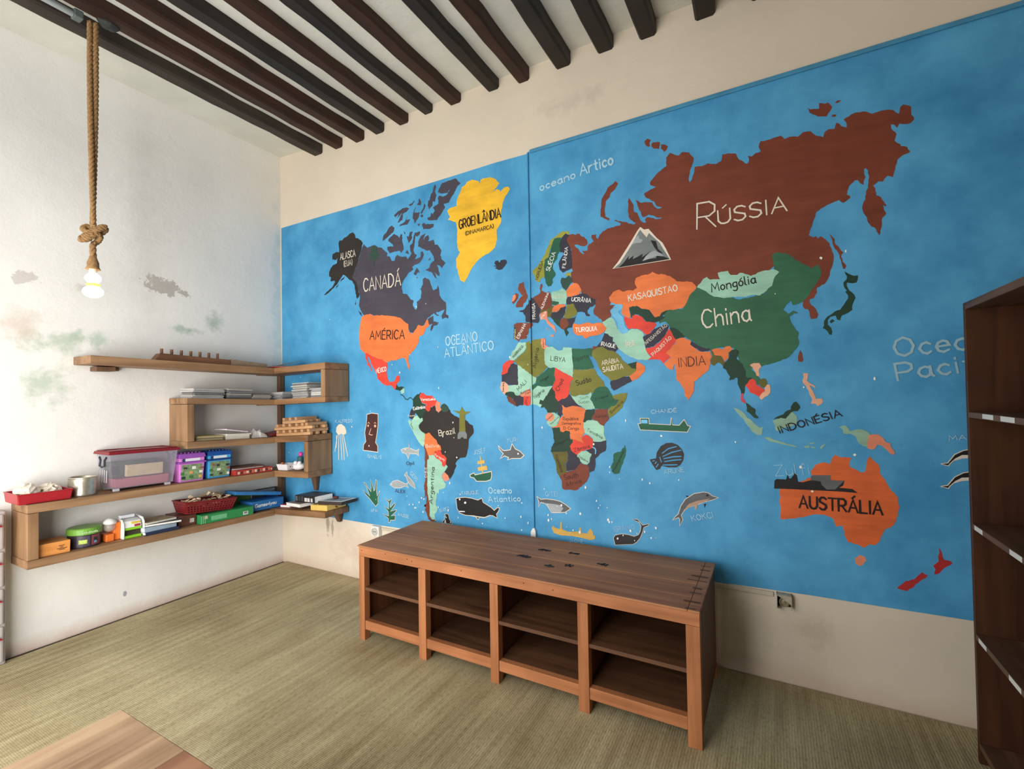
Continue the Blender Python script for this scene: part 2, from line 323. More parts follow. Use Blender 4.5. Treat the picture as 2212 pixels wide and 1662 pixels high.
def hc(x):
    for (xa, za), (xb, zb) in zip(cx, cx[1:]):
        if x <= xb: return za+(zb-za)*(x-xa)/(xb-xa)-.001
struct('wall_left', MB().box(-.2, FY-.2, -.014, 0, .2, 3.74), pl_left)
struct('wall_back', MB().box(0, 0, -.014, RX, .2, 3.74), pl_map)
struct('wall_right', MB().box(RX, FY-.2, -.014, RX+.2, .2, 3.74), pl_room)
fr = MB()       # wall behind the camera with a tall doorway and a second added for light
fr.box(0, FY-.2, -.014, .5, FY, 3.66); fr.box(1.9, FY-.2, -.014, 2.05, FY, 3.66); fr.box(3.5, FY-.2, -.014, RX, FY, 3.66); fr.box(.5, FY-.2, 3.4, 1.9, FY, 3.66); fr.box(2.05, FY-.2, 3.4, 3.5, FY, 3.66)
struct('wall_front', fr, pl_room)
tag(MB().box(.06, FY+.02, -.0135, RX-.02, -.012, 0).build('floor_mat', matmat()), 'olive beige woven reed mat covering the whole floor', 'mat')
# ceiling beams: x at the left and right of the underside and its height, measured at the map wall
bm_l = wood('beam_brown', (30, 18, 12), (64, 38, 26), 'y', .55, .8); bm_d = wood('beam_black', (22, 18, 16), (46, 38, 32), 'y', .5, .8); bm_g = wood('beam_grey', (34, 28, 24), (64, 54, 46), 'y', .55, .8)
BE = [(.473, .569, 3.622, bm_g), (.738, .817, 3.612, bm_l), (.982, 1.073, 3.602, bm_l), (1.207, 1.293, 3.607, bm_d), (1.459, 1.544, 3.608, bm_l), (1.709, 1.780, 3.617, bm_d), (1.951, 2.038, 3.613, bm_l),
      (2.278, 2.357, 3.607, bm_d), (2.517, 2.591, 3.586, bm_l), (2.796, 2.885, 3.585, bm_d), (3.076, 3.164, 3.585, bm_d), (3.334, 3.418, 3.573, bm_d), (3.642, 3.735, 3.564, bm_d), (3.922, 3.99, 3.559, bm_d)]
ordn = ['nearest the left wall', 'second from the left wall, with rope hanging beside it', 'third from the left wall', 'fourth from the left wall', 'fifth from the left wall', 'sixth from the left wall', 'seventh from the left wall', 'eighth from the left wall', 'ninth from the left wall', 'tenth from the left wall', 'eleventh from the left wall', 'twelfth from the left wall', 'second from the right end of the row', 'rightmost of the row, barely in view']
for i, (x0, x1, z, m) in enumerate(BE):
    b = MB(); n = 26; q = random.Random(i+3); ch = .012; vs = []; x1 = x1+.012
    for j in range(n):
        y = -.001+(FY+.002)*j/(n-1); d = lambda: (q.random()-.5)*.010 if j else 0
        a0, a1, zz = x0+d(), x1+d(), z+d()*.6
        vs += [(a0, y, hc(a0)), (a0+d()*.3, y, zz+ch), (a0+ch, y, zz), (a1-ch, y, zz), (a1, y, zz+ch), (a1+d()*.3, y, hc(a1))]
    b.add(vs, [(j*6+k, (j+1)*6+k, (j+1)*6+(k+1) % 6, j*6+(k+1) % 6) for j in range(n-1) for k in range(6)]+[(0, 1, 2, 3, 4, 5), tuple((n-1)*6+k for k in range(6))[::-1]])
    tag(rebase(b.build('ceiling_beam', m)), '%s wooden ceiling beam, %s' % ({bm_l.name: 'dark brown', bm_d.name: 'blackened', bm_g.name: 'greyish brown'}[m.name], ordn[i]), 'beam', 'timber ceiling beams')
# ------------------------------------------------------------------ the painted map
COL = dict(brown=(120, 59, 40), orange=(226, 118, 62), dorange=(214, 100, 50), slate=(50, 48, 60), canada=(70, 65, 76), bkbrown=(44, 39, 36), dgreen=(30, 60, 44), green=(52, 102, 74), sgreen=(34, 92, 66), teal=(152, 198, 174), olive=(120, 118, 44), dolive=(98, 92, 36), lolive=(150, 150, 56),
    red=(220, 66, 50), dred=(176, 48, 46), pink=(216, 70, 90), yellow=(232, 180, 48), salmon=(222, 136, 104), peach=(226, 168, 136), sage=(140, 174, 150), tree=(44, 72, 60), lblue=(110, 184, 222), black=(32, 30, 30), dgrey=(94, 96, 98), dgrey2=(52, 48, 48), lgrey=(158, 164, 166), grey=(120, 126, 124), sand=(216, 172, 86), cream=(226, 214, 196), white=(240, 240, 236), white2=(168, 206, 222), ink=(34, 22, 22), ink2=(26, 34, 32), umber=(74, 44, 40), tan=(176, 146, 122), purple=(84, 50, 92), lyellow=(220, 214, 120), ocean=(66, 146, 192), white3=(156, 190, 202))
def paint(c):       # brushed emulsion: streaky tone along x
    n_ = 'paint_'+c
    if n_ in mats: return mats[n_]
    v = .03 if c.startswith(('white', 'ink', 'cream')) else .20
    m, nt, b, N, L = nodes(n_); b.inputs['Roughness'].default_value = .6; b.inputs['Specular IOR Level'].default_value = .3; cc = lin(COL[c])
    tc = N('ShaderNodeTexCoord'); mp = N('ShaderNodeMapping'); mp.inputs['Scale'].default_value = (5, 5, 24); mp.inputs['Rotation'].default_value = (0, .25, 0); L(tc.outputs['Object'], mp.inputs['Vector'])
    a = N('ShaderNodeTexNoise'); a.inputs['Scale'].default_value = 1; a.inputs['Detail'].default_value = 8; a.inputs['Roughness'].default_value = .65; L(mp.outputs['Vector'], a.inputs['Vector'])
    a2 = N('ShaderNodeTexNoise'); a2.inputs['Scale'].default_value = 5; a2.inputs['Detail'].default_value = 6; L(tc.outputs['Object'], a2.inputs['Vector'])
    s_ = N('ShaderNodeMath'); s_.operation = 'ADD'; L(a.outputs['Fac'], s_.inputs[0]); L(a2.outputs['Fac'], s_.inputs[1])
    r = N('ShaderNodeValToRGB'); h = N('ShaderNodeMath'); h.operation = 'MULTIPLY'; h.inputs[1].default_value = .5; L(s_.outputs[0], h.inputs[0]); L(h.outputs[0], r.inputs['Fac'])
    r.color_ramp.elements[0].position = .36; r.color_ramp.elements[1].position = .64
    r.color_ramp.elements[0].color = tuple(x*(1-v) for x in cc[:3])+(1,); r.color_ramp.elements[1].color = tuple(min(1, x*(1+v)) for x in cc[:3])+(1,)
    L(r.outputs['Color'], b.inputs['Base Color']); bp = N('ShaderNodeBump'); bp.inputs['Strength'].default_value = .25; bp.inputs['Distance'].default_value = .004; L(a.outputs['Fac'], bp.inputs['Height']); L(bp.outputs['Normal'], b.inputs['Normal'])
    mats[n_] = m; return m
DATA = '''-1;painted_country;brown painted landmass lettered RÚSSIA;brown;1;P;2870,2500 2897,2499 2907,2491 2924,2497 2938,2492 2944,2479 2967,2467 2983,2449 2988,2429 2982,2414 2962,2410 2936,2419 2909,2431 2901,2428 2906,2417 2926,2401 2935,2381 2955,2362 2966,2362 2958,2371 2952,2386 2968,2379 2987,2382 2987,2404 2996,2417 3028,2430 3022,2440 3013,2456 3016,2473 3044,2471 3042,2454 3051,2443 3058,2444 3068,2465 3087,2482 3116,2494 3157,2495 3160,2498 3194,2498 3200,2510 3164,2531 3161,2537 3195,2525 3211,2517 3233,2512 3250,2498 3282,2489 3288,2496 3267,2514 3250,2534 3243,2580 3248,2656 3264,2631 3277,2606 3279,2564 3300,2552 3308,2528 3315,2508 3337,2487 3350,2487 3342,2503 3353,2517 3369,2514 3400,2497 3434,2493 3437,2500 3411,2503 3390,2520 3364,2531 3337,2520 3327,2527 3306,2583 3289,2648 3296,2629 3323,2607 3355,2606 3387,2597 3397,2573 3417,2553 3438,2554 3436,2560 3412,2570 3397,2600 3371,2622 3350,2634 3340,2658 3362,2667 3410,2684 3378,2701 3376,2716 3400,2742 3422,2764 3448,2779 3471,2790 3470,2838 3480,2849 3491,2862 3521,2841 3541,2833 3551,2844 3561,2849 3595,2837 3602,2822 3619,2800 3618,2779 3601,2742 3589,2682 3596,2667 3607,2683 3617,2712 3623,2747 3661,2743 3690,2751 3732,2735 3760,2748 3765,2780 3797,2779 3833,2767 3846,2732 3885,2699 3894,2712 3888,2741 3908,2733 3925,2746 3951,2749 3941,2776 3950,2803 3965,2799 4008,2804 4044,2806 4059,2784 4081,2790 4117,2780 4140,2796 4172,2793 4191,2768 4225,2747 4232,2772 4248,2781 4273,2776 4280,2804 4292,2796 4300,2781 4321,2769 4322,2787 4310,2811 4351,2830 4388,2828 4421,2806 4450,2809 4483,2808 4502,2799 4522,2775 4528,2806 4539,2814 4566,2797 4566,2768 4576,2732 4562,2719 4532,2724 4523,2730 4514,2712 4503,2730 4491,2734 4492,2713 4511,2682 4503,2654 4523,2632 4526,2621 4548,2612 4559,2587 4552,2582 4530,2577 4511,2561 4503,2531 4493,2483 4473,2495 4461,2484 4455,2471 4438,2477 4417,2461 4426,2445 4428,2412 4447,2397 4466,2357 4463,2352 4452,2360 4455,2338 4464,2318 4457,2307 4448,2300 4444,2254 4435,2218 4424,2250 4401,2276 4385,2323 4374,2354 4375,2376 4387,2403 4389,2439 4398,2455 4403,2512 4399,2539 4391,2552 4385,2549 4385,2520 4390,2508 4383,2495 4381,2472 4368,2484 4360,2500 4348,2503 4324,2479 4317,2458 4314,2439 4325,2433 4328,2421 4298,2403 4289,2411 4283,2420 4264,2416 4233,2406 4208,2394 4188,2381 4178,2349 4167,2313 4152,2270 4172,2255 4182,2260 4191,2247 4204,2257 4202,2256 4224,2234 4238,2214 4248,2173 4254,2145 4251,2119 4239,2081 4231,2047 4211,2014 4181,2000 4181,1978 4167,1950 4150,1947 4147,1936 4153,1918 4175,1893 4184,1866 4177,1848 4153,1846 4148,1860 4146,1883 4141,1897 4126,1900 4118,1917 4121,1939 4131,1952 4140,2023 4130,2087 4092,2120 4054,2162 4015,2187 3997,2135 3923,2073 3746,2096 3603,2063 3454,2096 3296,2083 3140,2079 3122,2025 3154,2022 3121,1991 3130,1968 3126,1952 3068,1923 3071,1935 3044,1960 3019,1981 3016,2004 3030,2033 3033,2067 3024,2059 2976,2105 2940,2110 2937,2142 2927,2159 2908,2180 2894,2188 2871,2201 2875,2237 2876,2262 2887,2264 2879,2284 2884,2325 2878,2406 2859,2441 2845,2469 2849,2488
-1;painted_island;brown painted island of the Rússia landmass;brown;1;P;3349,2968 3368,2979 3387,2965 3378,2949 3381,2929 3370,2929 3354,2947
-1;painted_island;brown painted island of the Rússia landmass;brown;1;P;3389,2940 3400,2948 3438,2938 3432,2899 3414,2908 3404,2909 3391,2924
-1;painted_island;brown painted island of the Rússia landmass;brown;1;P;3443,2923 3459,2919 3481,2902 3473,2883 3460,2875 3442,2899
-1;painted_island;brown painted island of the Rússia landmass;brown;1;P;3171,2773 3188,2753 3168,2724 3142,2708 3135,2686 3109,2661 3102,2608 3104,2571 3130,2555 3128,2541 3109,2553 3075,2574 3076,2608 3083,2681 3107,2715 3125,2745 3154,2758
-1;painted_island;brown painted island of the Rússia landmass;brown;1;P;4161,2916 4174,2903 4211,2895 4212,2923 4235,2912 4249,2915 4266,2887 4258,2871 4242,2847 4205,2858 4174,2884
-1;painted_island;brown painted island of the Rússia landmass;brown;1;P;4277,2904 4287,2913 4304,2908 4289,2900
-1;painted_island;brown painted island of the Rússia landmass;brown;1;P;4260,2842 4268,2849 4283,2844 4275,2834
-1;painted_island;brown painted island of the Rússia landmass;brown;1;P;4240,2263 4248,2248 4259,2233 4260,2213 4278,2183 4294,2159 4286,2151 4284,2141 4289,2116 4304,2094 4298,2079 4291,2080 4286,2101 4283,2123 4277,2151 4259,2184 4254,2198 4248,2235
-1;painted_island;brown painted island south of the green landmass;brown;1;P;4102,1694 4111,1674 4115,1642 4110,1633 4094,1635 4092,1661 4097,1679
-1;painted_island;dark green painted island arc right of the mainland;dgreen;1;P;4296,2067 4314,2051 4331,2040 4349,2040 4341,2006 4313,2008 4304,2011 4303,1994 4312,1971 4332,1947 4336,1933 4328,1913 4323,1900 4322,1876 4306,1863 4280,1852 4273,1829 4260,1834 4255,1854 4233,1850 4222,1835 4221,1813 4235,1795 4239,1777 4236,1760 4226,1764 4220,1780 4206,1795 4200,1795 4206,1810 4207,1832 4222,1853 4252,1875 4274,1881 4289,1904 4306,1932 4308,1945 4296,1966 4303,1972 4291,1995 4290,2013 4304,2028 4305,2041|4229,1828 4240,1838 4250,1829 4236,1817
-1;painted_country;green painted landmass lettered China;green;2;P;3990,2196 4011,2205 4052,2194 4092,2159 4039,2199 4066,2183 4089,2157 4112,2140 4142,2117 4161,2103 4191,2115 4202,2084 4193,2047 4166,2002 4139,1960 4121,1939 4103,1930 4076,1924 4069,1947 4046,1929 4032,1905 4055,1882 4075,1896 4100,1880 4083,1882 4071,1874 4059,1866 4066,1836 4081,1807 4098,1783 4093,1756 4099,1733 4086,1702 4062,1672 4050,1659 4002,1640 3968,1629 3934,1621 3912,1607 3878,1609 3895,1588 3920,1554 3928,1539 3910,1520 3885,1550 3855,1560 3843,1620 3822,1650 3809,1690 3814,1710 3783,1727 3737,1729 3681,1718 3634,1736 3587,1775 3548,1803 3500,1854 3470,1857 3465,1873 3445,1896 3414,1888 3406,1904 3440,1928 3431,1950 3462,1963 3542,1960 3562,1989 3573,2025 3603,2057 3623,2076 3721,2023 3834,1980 3943,1997 3991,2054 4000,2087 3996,2125
-1;painted_country;pale green painted country lettered Mongólia;teal;3;P;3620,2071 3652,2113 3672,2123 3690,2105 3739,2102 3728,2138 3747,2141 3779,2141 3792,2117 3823,2113 3837,2123 3863,2112 3889,2099 3933,2115 3992,2121 4019,2103 3995,2073 3986,2035 3930,1991 3895,1998 3860,1990 3798,1999 3757,1996 3707,2009 3688,2022 3665,2045 3642,2058
-1;painted_country;orange painted country lettered KASAQUISTAO;orange;3;P;3117,2071 3147,2104 3181,2111 3203,2097 3242,2101 3264,2095 3289,2109 3276,2135 3282,2167 3314,2179 3352,2179 3379,2192 3415,2171 3430,2174 3481,2151 3516,2118 3570,2111 3594,2105 3618,2074 3603,2052 3583,2034 3570,2007 3547,1968 3502,1959 3462,1960 3425,1945 3415,1930 3389,1925 3368,1951 3358,1971 3310,1984 3284,2003 3240,1999 3244,1935 3211,1949 3192,1968 3204,2017 3156,2027 3123,2048
-1;painted_lake;pale blue painted inland sea;lblue;4;P;3156,2022 3179,2025 3201,2017 3198,1995 3175,1983 3178,1969 3205,1939 3207,1911 3215,1883 3231,1865 3225,1846 3189,1846 3170,1870 3168,1909 3155,1938 3135,1962 3124,1980 3139,2001
-1;painted_country;dark green painted country below the orange one;dgreen;3;P;3240,1999 3284,2004 3310,1984 3358,1971 3371,1951 3389,1925 3415,1930 3425,1948 3462,1960 3446,1943 3430,1929 3445,1920 3414,1904 3398,1897 3377,1896 3341,1899 3320,1928 3293,1950 3272,1955 3258,1937 3249,1935
-1;painted_country;red painted country right of the inland sea;red;3;P;3205,1950 3227,1937 3255,1929 3258,1948 3277,1951 3309,1938 3335,1905 3388,1895 3395,1879 3382,1861 3361,1844 3363,1836 3339,1824 3323,1839 3313,1853 3286,1866 3248,1872 3232,1870 3216,1899 3208,1922
-1;painted_country;pale green painted country lettered ÍRÃ;teal;2;P;3068,1923 3126,1949 3143,1939 3170,1870 3198,1843 3231,1859 3253,1869 3286,1866 3313,1848 3323,1831 3315,1810 3327,1787 3332,1738 3347,1710 3363,1693 3341,1681 3288,1683 3234,1705 3201,1729 3173,1753 3167,1756 3156,1783 3138,1802 3138,1828 3115,1837 3085,1858 3097,1884 3067,1928
-1;painted_country;dark painted country lettered AFEGANISTÃO;slate;4;P;3317,1817 3339,1829 3363,1836 3382,1858 3408,1867 3445,1885 3465,1868 3459,1852 3438,1811 3406,1782 3374,1757 3329,1749 3327,1782
-1;painted_country;red painted country lettered PAQUISTÃO;red;3;P;3329,1746 3374,1754 3406,1776 3438,1809 3459,1847 3472,1851 3484,1819 3499,1802 3503,1780 3477,1751 3467,1735 3456,1720 3471,1693 3455,1678 3429,1655 3414,1677 3373,1682 3341,1681 3363,1699 3337,1727
-1;painted_country;dark green painted strip beside the green landmass;dgreen;3;P;3467,1857 3495,1855 3524,1831 3553,1800 3524,1795 3503,1788 3486,1813 3474,1840
-1;painted_country;orange painted country lettered INDIA;orange;4;P;3502,1788 3521,1795 3546,1795 3559,1786 3583,1776 3577,1756 3601,1735 3628,1714 3673,1710 3681,1711 3688,1681 3680,1669 3681,1646 3675,1630 3671,1611 3647,1590 3628,1572 3591,1546 3593,1500 3583,1480 3562,1443 3542,1471 3541,1497 3522,1534 3500,1561 3496,1611 3496,1648 3489,1648 3482,1619 3460,1621 3431,1654 3461,1680 3471,1688 3461,1700 3445,1714 3472,1740 3479,1753 3498,1765|3688,1718 3709,1725 3730,1724 3741,1717 3759,1733 3780,1734 3792,1716 3773,1699 3772,1671 3752,1651 3738,1679 3720,1686 3701,1687 3697,1703
-1;painted_country;dark painted strip above the INDIA shape;slate;4;P;3586,1774 3602,1760 3617,1746 3638,1736 3659,1728 3677,1727 3682,1717 3667,1713 3631,1714 3601,1735 3577,1756
-1;painted_country;olive painted country right of the INDIA shape;dolive;4;P;3680,1721 3693,1710 3701,1689 3732,1684 3740,1672 3752,1646 3751,1621 3742,1628 3734,1638 3721,1649 3698,1630 3684,1640 3680,1663 3691,1685
-1;painted_country;dark green painted peninsula with a thin tail;dgreen;4;P;3796,1714 3808,1715 3822,1706 3821,1687 3809,1663 3837,1636 3842,1617 3853,1589 3850,1570 3861,1559 3883,1560 3877,1547 3849,1520 3843,1480 3839,1475 3828,1478 3823,1502 3812,1530 3813,1559 3804,1564 3793,1553 3771,1549 3776,1569 3762,1592 3759,1605 3742,1618 3752,1646 3772,1668 3773,1699
-1;painted_country;pink painted sliver of the peninsula tail;pink;4;P;3828,1478 3839,1477 3837,1452 3849,1427 3844,1424 3828,1436 3826,1458
-1;painted_country;dark green painted tip of the peninsula;dgreen;4;P;3849,1428 3863,1419 3876,1405 3891,1396 3894,1386 3891,1371 3906,1353 3903,1345 3889,1348 3873,1365 3852,1382 3854,1402
-1;painted_country;peach painted coastal strip below the green landmass;peach;4;P;3873,1627 3893,1637 3917,1636 3927,1617 3917,1605 3915,1565 3902,1571 3895,1596 3884,1615|3950,1523 3962,1521 3966,1499 3964,1478 3951,1464 3938,1457 3924,1442 3913,1454 3919,1473 3939,1488 3939,1506
-1;painted_patch;red painted patch near the coastal strip;red;5;P;3848,1519 3860,1532 3869,1548 3883,1555 3896,1547 3901,1522 3915,1513 3931,1501 3941,1491 3927,1479 3913,1459 3886,1476 3870,1482 3865,1498
-1;painted_patch;olive painted round patch on the coast;dolive;5;P;3951,1530 3948,1518 3941,1509 3932,1506 3923,1510 3916,1519 3914,1531 3917,1543 3924,1552 3933,1555 3942,1552 3949,1542
-1;painted_island;peach painted island group;peach;2;P;4111,1575 4134,1574 4131,1553 4127,1538 4137,1527 4158,1514 4163,1498 4155,1506 4137,1515 4144,1498 4157,1468 4162,1445 4188,1447 4193,1435 4188,1422 4170,1410 4160,1422 4142,1422 4148,1443 4136,1477 4123,1511 4110,1528 4109,1541 4115,1558
-1;painted_island;dark green painted upper half of the middle island;dgreen;3;P;3975,1341 3998,1358 4020,1367 4036,1386 4054,1393 4055,1408 4066,1427 4077,1433 4086,1423 4095,1401 4083,1384 4065,1384 4046,1367 4031,1346 4009,1350
-1;painted_island;pale olive painted lower half of the middle island;sage;2;P;3971,1336 4009,1350 4031,1346 4058,1384 4079,1359 4081,1338 4071,1316 4045,1303 4023,1298 4000,1281 3985,1284 3978,1319
-1;painted_island;pale olive painted long island;sage;2;P;3787,1401 3815,1392 3839,1374 3854,1348 3878,1331 3897,1309 3912,1296 3928,1301 3923,1279 3919,1259 3900,1258 3880,1273 3857,1304 3838,1339 3815,1365
-1;painted_island;pale olive painted chain of thin islets;sage;2;P;3928,1246 3953,1249 3972,1237 4002,1227 4043,1215 4086,1204 4061,1203 4021,1212 3983,1222 3953,1229|4105,1206 4130,1212 4130,1202 4112,1200|4135,1208 4156,1205 4154,1200 4138,1201|4130,1225 4151,1228 4151,1222 4134,1220|4174,1200 4181,1214 4200,1225 4193,1215 4182,1198
-1;painted_island;sage painted left half of the eastern island;sage;2;P;4257,1307 4281,1316 4291,1304 4300,1288 4340,1299 4369,1286 4378,1274 4368,1242 4364,1215 4348,1219 4332,1232 4323,1260 4300,1276 4273,1275 4270,1295
-1;painted_island;salmon painted right half of the eastern island;salmon;3;P;4370,1270 4388,1276 4410,1275 4426,1259 4435,1240 4453,1235 4454,1217 4468,1194 4464,1182 4449,1188 4434,1208 4419,1224 4403,1227 4396,1211 4383,1202 4364,1209
-1;painted_country;orange painted landmass lettered AUSTRÁLIA;dorange;1;P;3995,981 4138,1055 4132,1084 4155,1119 4180,1130 4216,1125 4220,1146 4236,1171 4252,1162 4302,1160 4292,1136 4293,1117 4316,1105 4334,1092 4353,1094 4359,1126 4362,1149 4373,1170 4384,1155 4406,1133 4412,1088 4429,1062 4443,1027 4474,985 4478,945 4472,900 4456,854 4424,832 4400,770 4385,752 4360,751 4341,732 4315,745 4277,751 4268,775 4259,830 4232,820 4221,858 4182,873 4141,869 4092,849 3996,828
-1;painted_island;salmon painted island below the AUSTRÁLIA shape;salmon;1;P;4304,678 4321,695 4343,689 4348,672 4335,651 4320,642 4307,651
-1;painted_island;dark red painted twin islands at the lower right;dred;1;P;4614,773 4620,761 4631,720 4653,717 4658,709 4633,686 4613,657 4596,647 4600,672 4592,688 4612,710|4460,562 4492,601 4524,615 4552,651 4572,641 4565,627 4537,600 4498,556 4477,558
-1;painted_ship;black painted ship silhouette over the AUSTRÁLIA shape;black;3;P;3970,984 3973,1024 3982,1034 4025,1035 4032,1062 4038,1041 4046,1041 4070,1077 4077,1027 4098,1026 4129,1038 4162,1040 4198,1041 4225,1043 4272,1048 4264,1022 4248,1011 4302,1009 4322,992 4256,993 4177,991 4053,988
40;hull;grey bow;dgrey;4;P;4131,1040 4134,1060 4146,1065 4216,1070 4214,1046 4253,1045 4272,1048 4232,1001 4197,998 4177,1020 4174,1036
-1;painted_country;slate painted landmass lettered CANADÁ;canada;1;P;1066,2743 1106,2703 1151,2712 1188,2714 1224,2689 1260,2681 1296,2651 1324,2625 1317,2605 1352,2594 1365,2560 1397,2555 1408,2585 1428,2598 1463,2577 1517,2571 1533,2545 1557,2567 1571,2586 1558,2614 1558,2650 1585,2666 1592,2706 1606,2740 1659,2738 1652,2716 1625,2706 1612,2718 1605,2683 1601,2653 1591,2608 1603,2576 1623,2567 1603,2535 1662,2546 1662,2582 1682,2584 1691,2552 1668,2525 1694,2536 1641,2498 1602,2494 1575,2477 1588,2459 1548,2444 1501,2404 1473,2366 1469,2325 1478,2287 1519,2277 1558,2231 1584,2223 1577,2183 1603,2147 1620,2158 1617,2205 1657,2231 1664,2276 1654,2302 1678,2330 1678,2371 1698,2383 1742,2357 1757,2315 1778,2275 1810,2283 1820,2312 1831,2271 1834,2231 1852,2204 1888,2175 1893,2126 1889,2087 1913,2074 1907,2051 1892,2062 1855,2053 1849,2076 1868,2103 1881,2122 1856,2119 1832,2112 1775,2102 1718,2073 1685,2025 1666,2019 1634,2019 1580,1972 1547,1980 1528,2028 1515,2050 1441,2103 1344,2125 1172,2144 1143,2158 1061,2157 1023,2202 1005,2243 1017,2313 995,2382 981,2434 927,2486 991,2594 1046,2707|1718,2068 1775,2087 1774,2043 1824,2033 1811,2014 1780,2012 1754,1974 1745,1980 1752,2014 1768,2028 1736,2021 1724,2042
-1;painted_island;slate painted islands above the CANADÁ shape;canada;1;P;1276,2729 1283,2771 1320,2797 1348,2829 1377,2837 1401,2814 1390,2784 1326,2753|1336,2719 1340,2740 1397,2767 1438,2741 1451,2726 1465,2755 1482,2746 1478,2695 1491,2661 1494,2635 1470,2604 1450,2626 1401,2628 1352,2620 1324,2657 1325,2678 1388,2670 1381,2690|1496,2773 1513,2754 1506,2742|1526,2728 1546,2717 1560,2753 1587,2751 1573,2725 1579,2703 1545,2668 1536,2695|1638,2662 1664,2704 1710,2716 1690,2679 1696,2663 1703,2687 1735,2699 1744,2675 1734,2651 1788,2654 1797,2615 1822,2611 1846,2577 1858,2560 1845,2528 1863,2490 1893,2466 1859,2431 1837,2454 1813,2463 1837,2400 1836,2375 1818,2382 1793,2410 1811,2356 1793,2371 1762,2415 1705,2438 1744,2453 1757,2481 1788,2496 1783,2532 1746,2583 1727,2581 1637,2627|1510,2598 1528,2619 1551,2584|1591,2423 1621,2470 1653,2422 1634,2435 1611,2410|1617,2399 1630,2392 1620,2386|1732,2510 1754,2527 1751,2507
-1;painted_island;slate painted islands near the upper edge;canada;1;P;1723,2552 1733,2563 1726,2549|1831,3000 1845,3029 1873,3061 1926,3065 1991,3068 2038,3020 2009,3008 1976,2957 1949,2931 1929,2903 1883,2905 1896,2878 1862,2837 1835,2815 1821,2796 1740,2809 1730,2830 1761,2835 1765,2862 1781,2847 1802,2870 1782,2896 1837,2918 1831,2962 1844,2973 1878,2957 1911,2964 1941,2997 1911,2977 1871,2983|1806,3066 1815,3052 1805,3011 1818,2981 1803,2935 1783,2945 1779,2913 1748,2890 1735,2920 1739,2955 1756,2962 1763,2999 1784,3016 1795,3052|1652,2995 1673,2963 1665,2937 1630,2950 1648,2963|1609,2988 1587,2959 1558,2955 1551,2969 1580,2971|1704,2945 1714,2921 1678,2873 1664,2876 1693,2915|1399,2912 1440,2938 1492,2953 1529,2951 1554,2937 1529,2917 1492,2910 1484,2861 1435,2847 1454,2878 1485,2918 1424,2884 1455,2918 1410,2898|1619,2941 1604,2894 1636,2887 1657,2889 1650,2857 1606,2809 1600,2839 1586,2858 1590,2885|1442,2820 1505,2840 1535,2885 1524,2853 1564,2854 1534,2817 1490,2820|1660,2855 1678,2868 1692,2854 1681,2842|1631,2799 1659,2802 1648,2779|1677,2791 1698,2798 1712,2784 1790,2772 1783,2749 1752,2741 1704,2752 1690,2749|1794,2111 1807,2094 1828,2082 1812,2081 1782,2102
-1;painted_country;black painted peninsula lettered ALASCA;bkbrown;2;P;1054,2756 1039,2775 994,2805 978,2805 963,2844 944,2861 909,2856 877,2840 837,2832 813,2814 784,2819 772,2792 779,2751 779,2717 750,2727 701,2718 692,2673 737,2660 758,2674 749,2630 699,2620 670,2595 653,2569 653,2534 677,2519 669,2486 718,2485 726,2472 693,2436 583,2380 596,2376 651,2395 742,2447 784,2488 824,2522 856,2507 903,2467 927,2458 957,2415 968,2358 983,2301 1006,2315 1010,2331 995,2382 981,2434 927,2486 991,2594 1042,2708|840,2506 832,2487 783,2465 800,2486|771,2450 754,2429 730,2415 742,2436|967,2291 970,2252 962,2253|996,2202 1030,2177 1039,2151 1023,2164
-1;painted_tree;dark green painted tree on the CANADÁ shape;tree;3;P;1181,2715 1217,2685 1202,2671 1242,2622 1212,2615 1230,2596 1190,2592 1186,2549 1171,2551 1173,2592 1127,2607 1150,2625 1124,2645 1158,2673 1143,2686
-1;painted_country;yellow painted landmass lettered GROENLÂNDIA;yellow;1;P;2072,2997 2091,3016 2135,3026 2190,3003 2199,2981 2208,3004 2226,3013 2280,3008 2333,2983 2361,2946 2331,2920 2302,2896 2343,2912 2366,2897 2366,2884 2401,2909 2429,2908 2443,2890 2411,2852 2381,2793 2365,2721 2370,2680 2356,2658 2332,2627 2336,2566 2318,2509 2276,2482 2216,2464 2167,2435 2124,2395 2085,2333 2057,2298 2022,2321 2004,2376 1989,2425 1990,2483 2023,2520 2001,2561 1999,2624 2003,2692 1991,2747 1921,2777 1941,2794 1915,2847 1948,2862 2000,2865 2001,2899 2034,2961 2047,2989
-1;painted_island;dark painted island right of the yellow landmass;slate;1;P;2301,2383 2327,2381 2310,2399 2319,2415 2339,2415 2351,2398 2363,2414 2380,2414 2403,2410 2411,2389 2396,2371 2373,2350 2350,2348 2315,2363 2327,2374
-1;painted_country;orange painted landmass lettered AMÉRICA;orange;2;P;1034,2145 1062,2158 1135,2160 1153,2147 1242,2139 1340,2127 1442,2103 1496,2066 1532,2042 1533,1996 1544,1978 1566,1970 1582,1975 1631,2030 1667,2018 1694,2028 1705,2056 1720,2063 1735,2017 1704,1999 1677,1952 1635,1938 1628,1893 1596,1849 1530,1799 1524,1770 1537,1731 1537,1694 1523,1707 1508,1749 1492,1784 1453,1784 1408,1771 1352,1774 1311,1758 1248,1779 1177,1804 1106,1834 1069,1843 1014,1884 1003,1975 1011,2064
